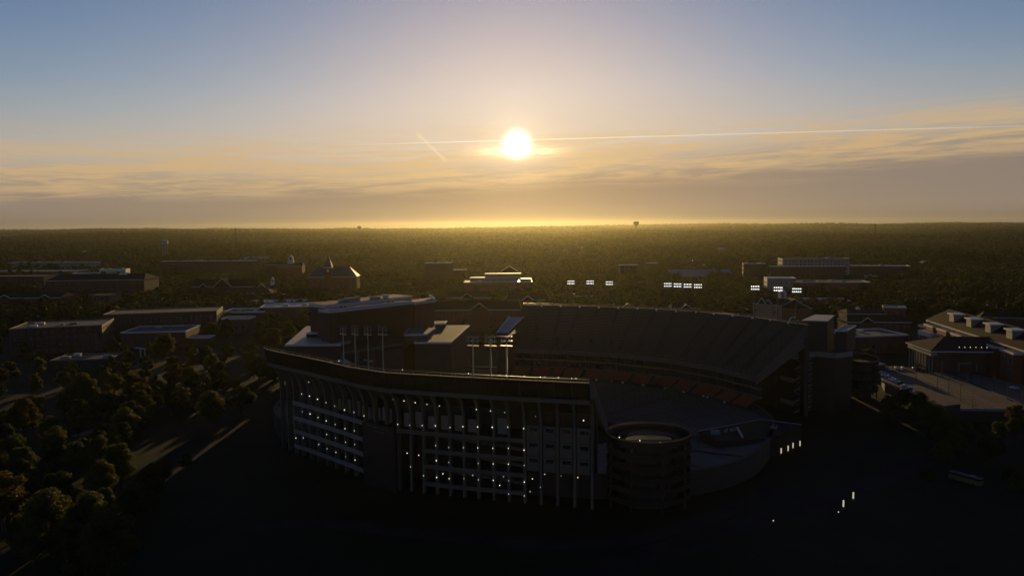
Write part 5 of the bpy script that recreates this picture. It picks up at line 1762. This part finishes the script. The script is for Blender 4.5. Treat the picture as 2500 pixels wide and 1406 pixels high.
# ================================================================== individual trees
rs = random.Random(21)
rh_ = random.Random(77)
for side_, x0_, x1_, d0_, d1_, n_ in (('west', 0, 980, 640, 1250, 12), ('east', 1760, 2480, 640, 1250, 12)):
    spots_ = []
    for _ in range(600):
        if len(spots_) >= n_:
            break
        D_ = rh_.uniform(d0_, d1_)
        X_ = (rh_.uniform(x0_, x1_) - CXP) / F_PX * D_
        if blocked(X_, D_) or any(math.hypot(X_ - a_[0], D_ - a_[1]) < 45 for a_ in spots_):
            continue
        spots_.append((X_, D_))
    spots_.sort(key=lambda a_: a_[0] / a_[1])
    for k_, (X_, D_) in enumerate(spots_):
        w_, d_2, h_, rz_ = rh_.uniform(14, 34), rh_.uniform(12, 20), rh_.uniform(7, 13), R(rh_.uniform(-25, 25))
        rk_ = rh_.random() < .5
        t_ = thing('campus_house', '%s house with a %s roof among %s campus trees, %s from the left' % ('brick' if k_ % 3 else 'pale', 'hipped dark' if rk_ else 'flat pale-edged', side_, (list(names) + ['eleventh', 'twelfth'])[k_]), 'house', (X_, D_, 0), rz_)
        keep_rect(X_, D_, w_, d_2, rz_, 3)
        mb = MB(); mb.box(-w_ / 2, w_ / 2, -d_2 / 2, d_2 / 2, -.5, h_, BRICK_D if k_ % 3 else PALE); mb.build('wall', t_)
        add_windows(t_, w_, d_2, h_, 0, 'f', 2, 4.5, 1.6, 2.0)
        if rk_:
            mb = MB(); gable_roof(mb, -w_ / 2, w_ / 2, -d_2 / 2, d_2 / 2, h_ + .01, 4.5, ROOF_S, 'x', 5, .7); mb.build('roof', t_)
            mb = MB(); mb.box(-w_ / 2 - .7, w_ / 2 + .7, -d_2 / 2 - .75, -d_2 / 2 - .1, h_ - .45, h_ - .02, WHITE); mb.build('eaves', t_)
        else:
            mb = MB(); mb.box(-w_ / 2 - .3, w_ / 2 + .3, -d_2 / 2 - .3, d_2 / 2 + .3, h_ + .004, h_ + .7, WHITE); mb.build('parapet', t_)
            mb = MB(); mb.box(-w_ / 2 + .2, w_ / 2 - .2, -d_2 / 2 + .2, d_2 / 2 - .2, h_ + .704, h_ + .76, ROOF_F); mb.build('roof', t_)
            mb = MB(); mb.box(-2, 1.5, -1.5, 1.5, h_ + .76, h_ + 2.2, STEEL); mb.build('roof_unit', t_)
bx_, by_ = bus.location.x, bus.location.y
KEEP_OUT += [(bx_, by_, 13), (bx_ * .95, by_ * .95, 9), (bx_ * .9, by_ * .9, 9)]
def tree_px(px, pyb, pyt, kind, label, big=True, group=None, nm='broadleaf_tree'):
    p = gp(px, pyb, 0)
    h = max(4.0, at(px, pyt, p.y).z)
    pr = (PROTO_BIG if big else PROTO_MID)[kind]
    tree(nm, p.x, p.y, 0, h, pr, label, group)
    KEEP_OUT.append((p.x, p.y, h * .3))
NEAR = [(330, 1000, 908, 3, 'broad round rust-tinted tree above the sunlit path'), (205, 1000, 908, 2, 'tall two-lobed olive tree left of the rust-tinted one'),
        (468, 962, 892, 2, 'olive tree with a bright rim behind the path end'), (425, 955, 884, 3, 'reddish tree between the gate and the path end'),
        (540, 935, 880, 0, 'green rim-lit tree uphill of the path, right side'), (606, 905, 866, 0, 'small green tree closest to the stand corner'),
        (445, 1015, 946, 3, 'dome-shaped rust tree at the upper end of the path'), (520, 1045, 952, 2, 'brightest yellow-green tree right of the path end'),
        (590, 1010, 940, 0, 'dim green tree right of the brightest yellow one'), (62, 1075, 968, 3, 'wide rust tree on the west edge above the road'),
        (8, 1110, 1032, 1, 'dark tree cut by the west edge of the view'), (60, 1190, 1086, 0, 'large dark green tree with lit crest at the west edge'),
        (295, 1190, 1078, 0, 'tall tree with a rim-lit right flank in the lower grove'), (372, 1230, 1128, 3, 'rust-lit tree at the right end of the lower grove'),
        (245, 1230, 1124, 2, 'olive tree in the middle of the lower grove'), (398, 1190, 1118, 3, 'small round orange-rimmed tree beside the lower grove'),
        (330, 1275, 1176, 2, 'front olive tree of the lower grove'), (455, 1150, 1101, 1, 'lone dim green tree right of the lower grove'),
        (118, 1345, 1192, 2, 'broad yellow-rimmed tree in the lower corner'), (222, 1340, 1200, 2, 'rounded tree beside the broad one in the lower corner'),
        (10, 1300, 1142, 3, 'reddish tree at the very edge above the lower corner'), (268, 1440, 1232, 3, 'nearest dark tree with orange twigs on its right'),
        (178, 1470, 1372, 3, 'tip of a rust tree at the bottom edge'), (318, 1380, 1290, 1, 'faint dark tree beside the nearest one'),
        (4, 945, 896, 3, 'half-hidden orange tree at the west edge by the workshop'), (105, 890, 858, 2, 'little tree at the workshop corner'),
        (405, 880, 812, 2, 'dark tree with a golden right edge behind the gate'), (300, 830, 802, 2, 'small tree in front of the white-edged flat roof'),
        (668, 862, 798, 0, 'bushy tree just left of the stand rim'), (700, 838, 782, 0, 'green tree by the scoreboard terrace'), (640, 852, 800, 1, 'dark tree behind the bushy one near the rim'), (742, 812, 768, 2, 'sunlit tree left of the scoreboard block'),
        (2282, 1075, 985, 2, 'yellow-green tree under the parking deck corner'), (2312, 1110, 1010, 0, 'leafy tree standing lower beside the deck corner'), (2205, 1005, 946, 1, 'dark tree under the deck parapet'), (2245, 1020, 955, 2, 'rim-lit tree below the row of cars'),
        (2170, 1010, 962, 1, 'dark tree beside the small round ramp'), (2118, 905, 848, 1, 'round dark tree above the gate kiosk'), (2460, 1060, 1030, 2, 'low spreading shrub tree beneath the deck wall'), (2400, 1060, 1036, 2, 'narrow shrub tree beneath the deck wall'),
        (2252, 790, 765, 0, 'small bright tree at the end pavilion corner')]
for (px, b, t, k, lab) in NEAR:
    tree_px(px, b, t, k, lab)
CUTS = (' with ', ' under ', ' in ', ' on ', ' whose ', ' beside ', ' behind ', ' above ', ' of ', ' crowned ', ' left ', ' right ', ' framed ', ' just ', ' to the ', ' glimpsed ', ' standing ', ' outlined ', ' peeping ', ' stretched ', ' directly ', ' catching ', ' among ', ' below ', ' turning ', ' rising ', ' carrying ', ' seen ', ', ', ' facing ', ' sweeping ', ' at ')
BSHORT = {}
for o_ in [o for o in bpy.data.objects if o.parent is None and o.get('category') in ('building', 'grandstand', 'parking deck', 'tower')]:
    lab_ = o_['label']
    cut = min([lab_.find(c_) for c_ in CUTS if c_ in lab_] or [len(lab_)])
    sh_ = lab_[:cut]
    if sh_ in BSHORT.values() or len(sh_.split()) < 2:
        sh_ = ' '.join(lab_.split()[:9])
    BSHORT[o_.name] = sh_
BPOS = {}
for nm_ in BSHORT:
    o_ = bpy.data.objects[nm_]
    if o_.location.length > 1:
        BPOS[nm_] = (o_.location.x, o_.location.y)
    else:
        pts_ = [v.co for ch in o_.children[:3] if ch.type == 'MESH' for v in ch.data.vertices]
        BPOS[nm_] = (sum(p_.x for p_ in pts_) / len(pts_), sum(p_.y for p_ in pts_) / len(pts_))
ZONED = []
def label_zoned():
    by = {}
    for o_, kind_ in ZONED:
        x, y = o_.location.x, o_.location.y
        nm_ = min(BPOS, key=lambda k: (BPOS[k][0] - x) ** 2 + (BPOS[k][1] - y) ** 2)
        bx, by_ = BPOS[nm_]
        side = 'west of' if bx / by_ - x / y > 0.012 else 'east of' if x / y - bx / by_ > 0.012 else ('in front of' if y < by_ else 'behind')
        by.setdefault((kind_, side, nm_), []).append(o_)
    for (kind_, side, nm_), L_ in by.items():
        L_.sort(key=lambda q: q.location.x / q.location.y)
        for k, q in enumerate(L_):
            s_ = BSHORT[nm_].split()[:6]
            q['label'] = ' '.join([kind_, side, 'the'] + s_) + ('' if len(L_) == 1 else ', ' + ORD[k] + ' from left')
ORD = list(names) + ['eleventh', 'twelfth', 'thirteenth', 'fourteenth', 'fifteenth', 'sixteenth', 'seventeenth', 'eighteenth', 'nineteenth', 'twentieth'] + ['twenty-' + w for w in names[:9]] + ['thirtieth'] + ['thirty-' + w for w in names[:9]] + ['fortieth'] + ['forty-' + w for w in names[:9]]
for k_, (x_, y_, h_, kd_) in enumerate(((-128, 478, 17, 0), (-140, 462, 19, 1), (-150, 488, 20, 2), (-160, 455, 17, 0), (-136, 505, 20, 1), (-171, 474, 18, 2), (-182, 498, 20, 0), (-118, 500, 18, 1), (-158, 520, 20, 1), (-192, 462, 17, 2), (-205, 486, 19, 0), (-146, 440, 16, 3), (-178, 436, 17, 0), (-168, 418, 15, 1))):
    tree('broadleaf_tree', x_, y_, 0, h_, PROTO_MID[kd_], 'leafy tree in the belt west of the scoreboard terrace, %s planted' % (list(names) + ['eleventh', 'twelfth', 'thirteenth', 'fourteenth'])[k_], 'tree belt west of the scoreboard')
    KEEP_OUT.append((x_, y_, 5))
def zone(n, x0, x1, d0, d1, label, hmin, hmax, big, group, sep=5.0):
    done = 0
    for _ in range(n * 40):
        if done >= n:
            break
        D = rs.uniform(d0, d1)
        px = rs.uniform(x0, x1)
        x = (px - CXP) / F_PX * D
        if blocked(x, D):
            continue
        h = rs.uniform(hmin, hmax)
        pr = PROTO_BIG if big else PROTO_MID
        ZONED.append((tree('broadleaf_tree', x, D, 0, h, pr[rs.choice((0, 1, 1, 2, 3) if big else (0, 1, 1, 2, 2, 3))], label, group), label))
        KEEP_OUT.append((x, D, sep))
        done += 1
zone(30, -80, 640, 200, 330, 'dark grove tree', 10, 16, True, 'trees of the near western grove', 7)
zone(26, 240, 700, 290, 430, 'shaded slope tree', 9, 15, True, 'trees on the slope beside the stand', 6)
zone(40, -60, 700, 330, 480, 'shaded yard tree', 9, 15, False, 'trees between buildings and grove', 6)
zone(54, -60, 1010, 480, 720, 'campus tree', 10, 17, False, 'campus trees west of the scoreboard')
zone(30, 1060, 1840, 520, 720, 'tree crown', 11, 17, False, 'trees behind the far deck')
zone(36, 1840, 2600, 520, 720, 'dark campus tree', 10, 16, False, 'campus trees in the east')
zone(18, 2150, 2560, 250, 345, 'dark slope tree', 8, 13, True, 'trees below the parking deck', 7)
label_zoned()

# ================================================================== forest and haze
make_forest([(700, 1500, 13.5, 0.9, 1.85), (1500, 3200, 23, 1.1, 2.5), (3200, 7000, 42, 1.9, 3.4), (7000, 16500, 100, 3.4, 6.0)])

def make_haze():
    mb = MB()
    mb.box(-18500, 18500, -18500, 18500, -120.0, 205.0, GRASS)
    me = mb.mesh('haze')
    me.materials.clear()
    m = bpy.data.materials.new('evening_haze')
    m.use_nodes = True
    nt = m.node_tree
    nt.nodes.clear()
    out = nt.nodes.new('ShaderNodeOutputMaterial')
    pv = nt.nodes.new('ShaderNodeVolumePrincipled')
    pv.inputs['Color'].default_value = (0.90, 0.87, 0.60, 1)
    pv.inputs['Density'].default_value = HAZE_DENSITY
    pv.inputs['Anisotropy'].default_value = HAZE_G
    nt.links.new(pv.outputs[0], out.inputs['Volume'])
    me.materials.append(m)
    o = link('haze', me)
    o['kind'] = 'stuff'
    tag(o, 'thin golden evening haze over the whole landscape', 'haze')
HAZE_DENSITY, HAZE_G = 1.2e-5, 0.77
make_haze()
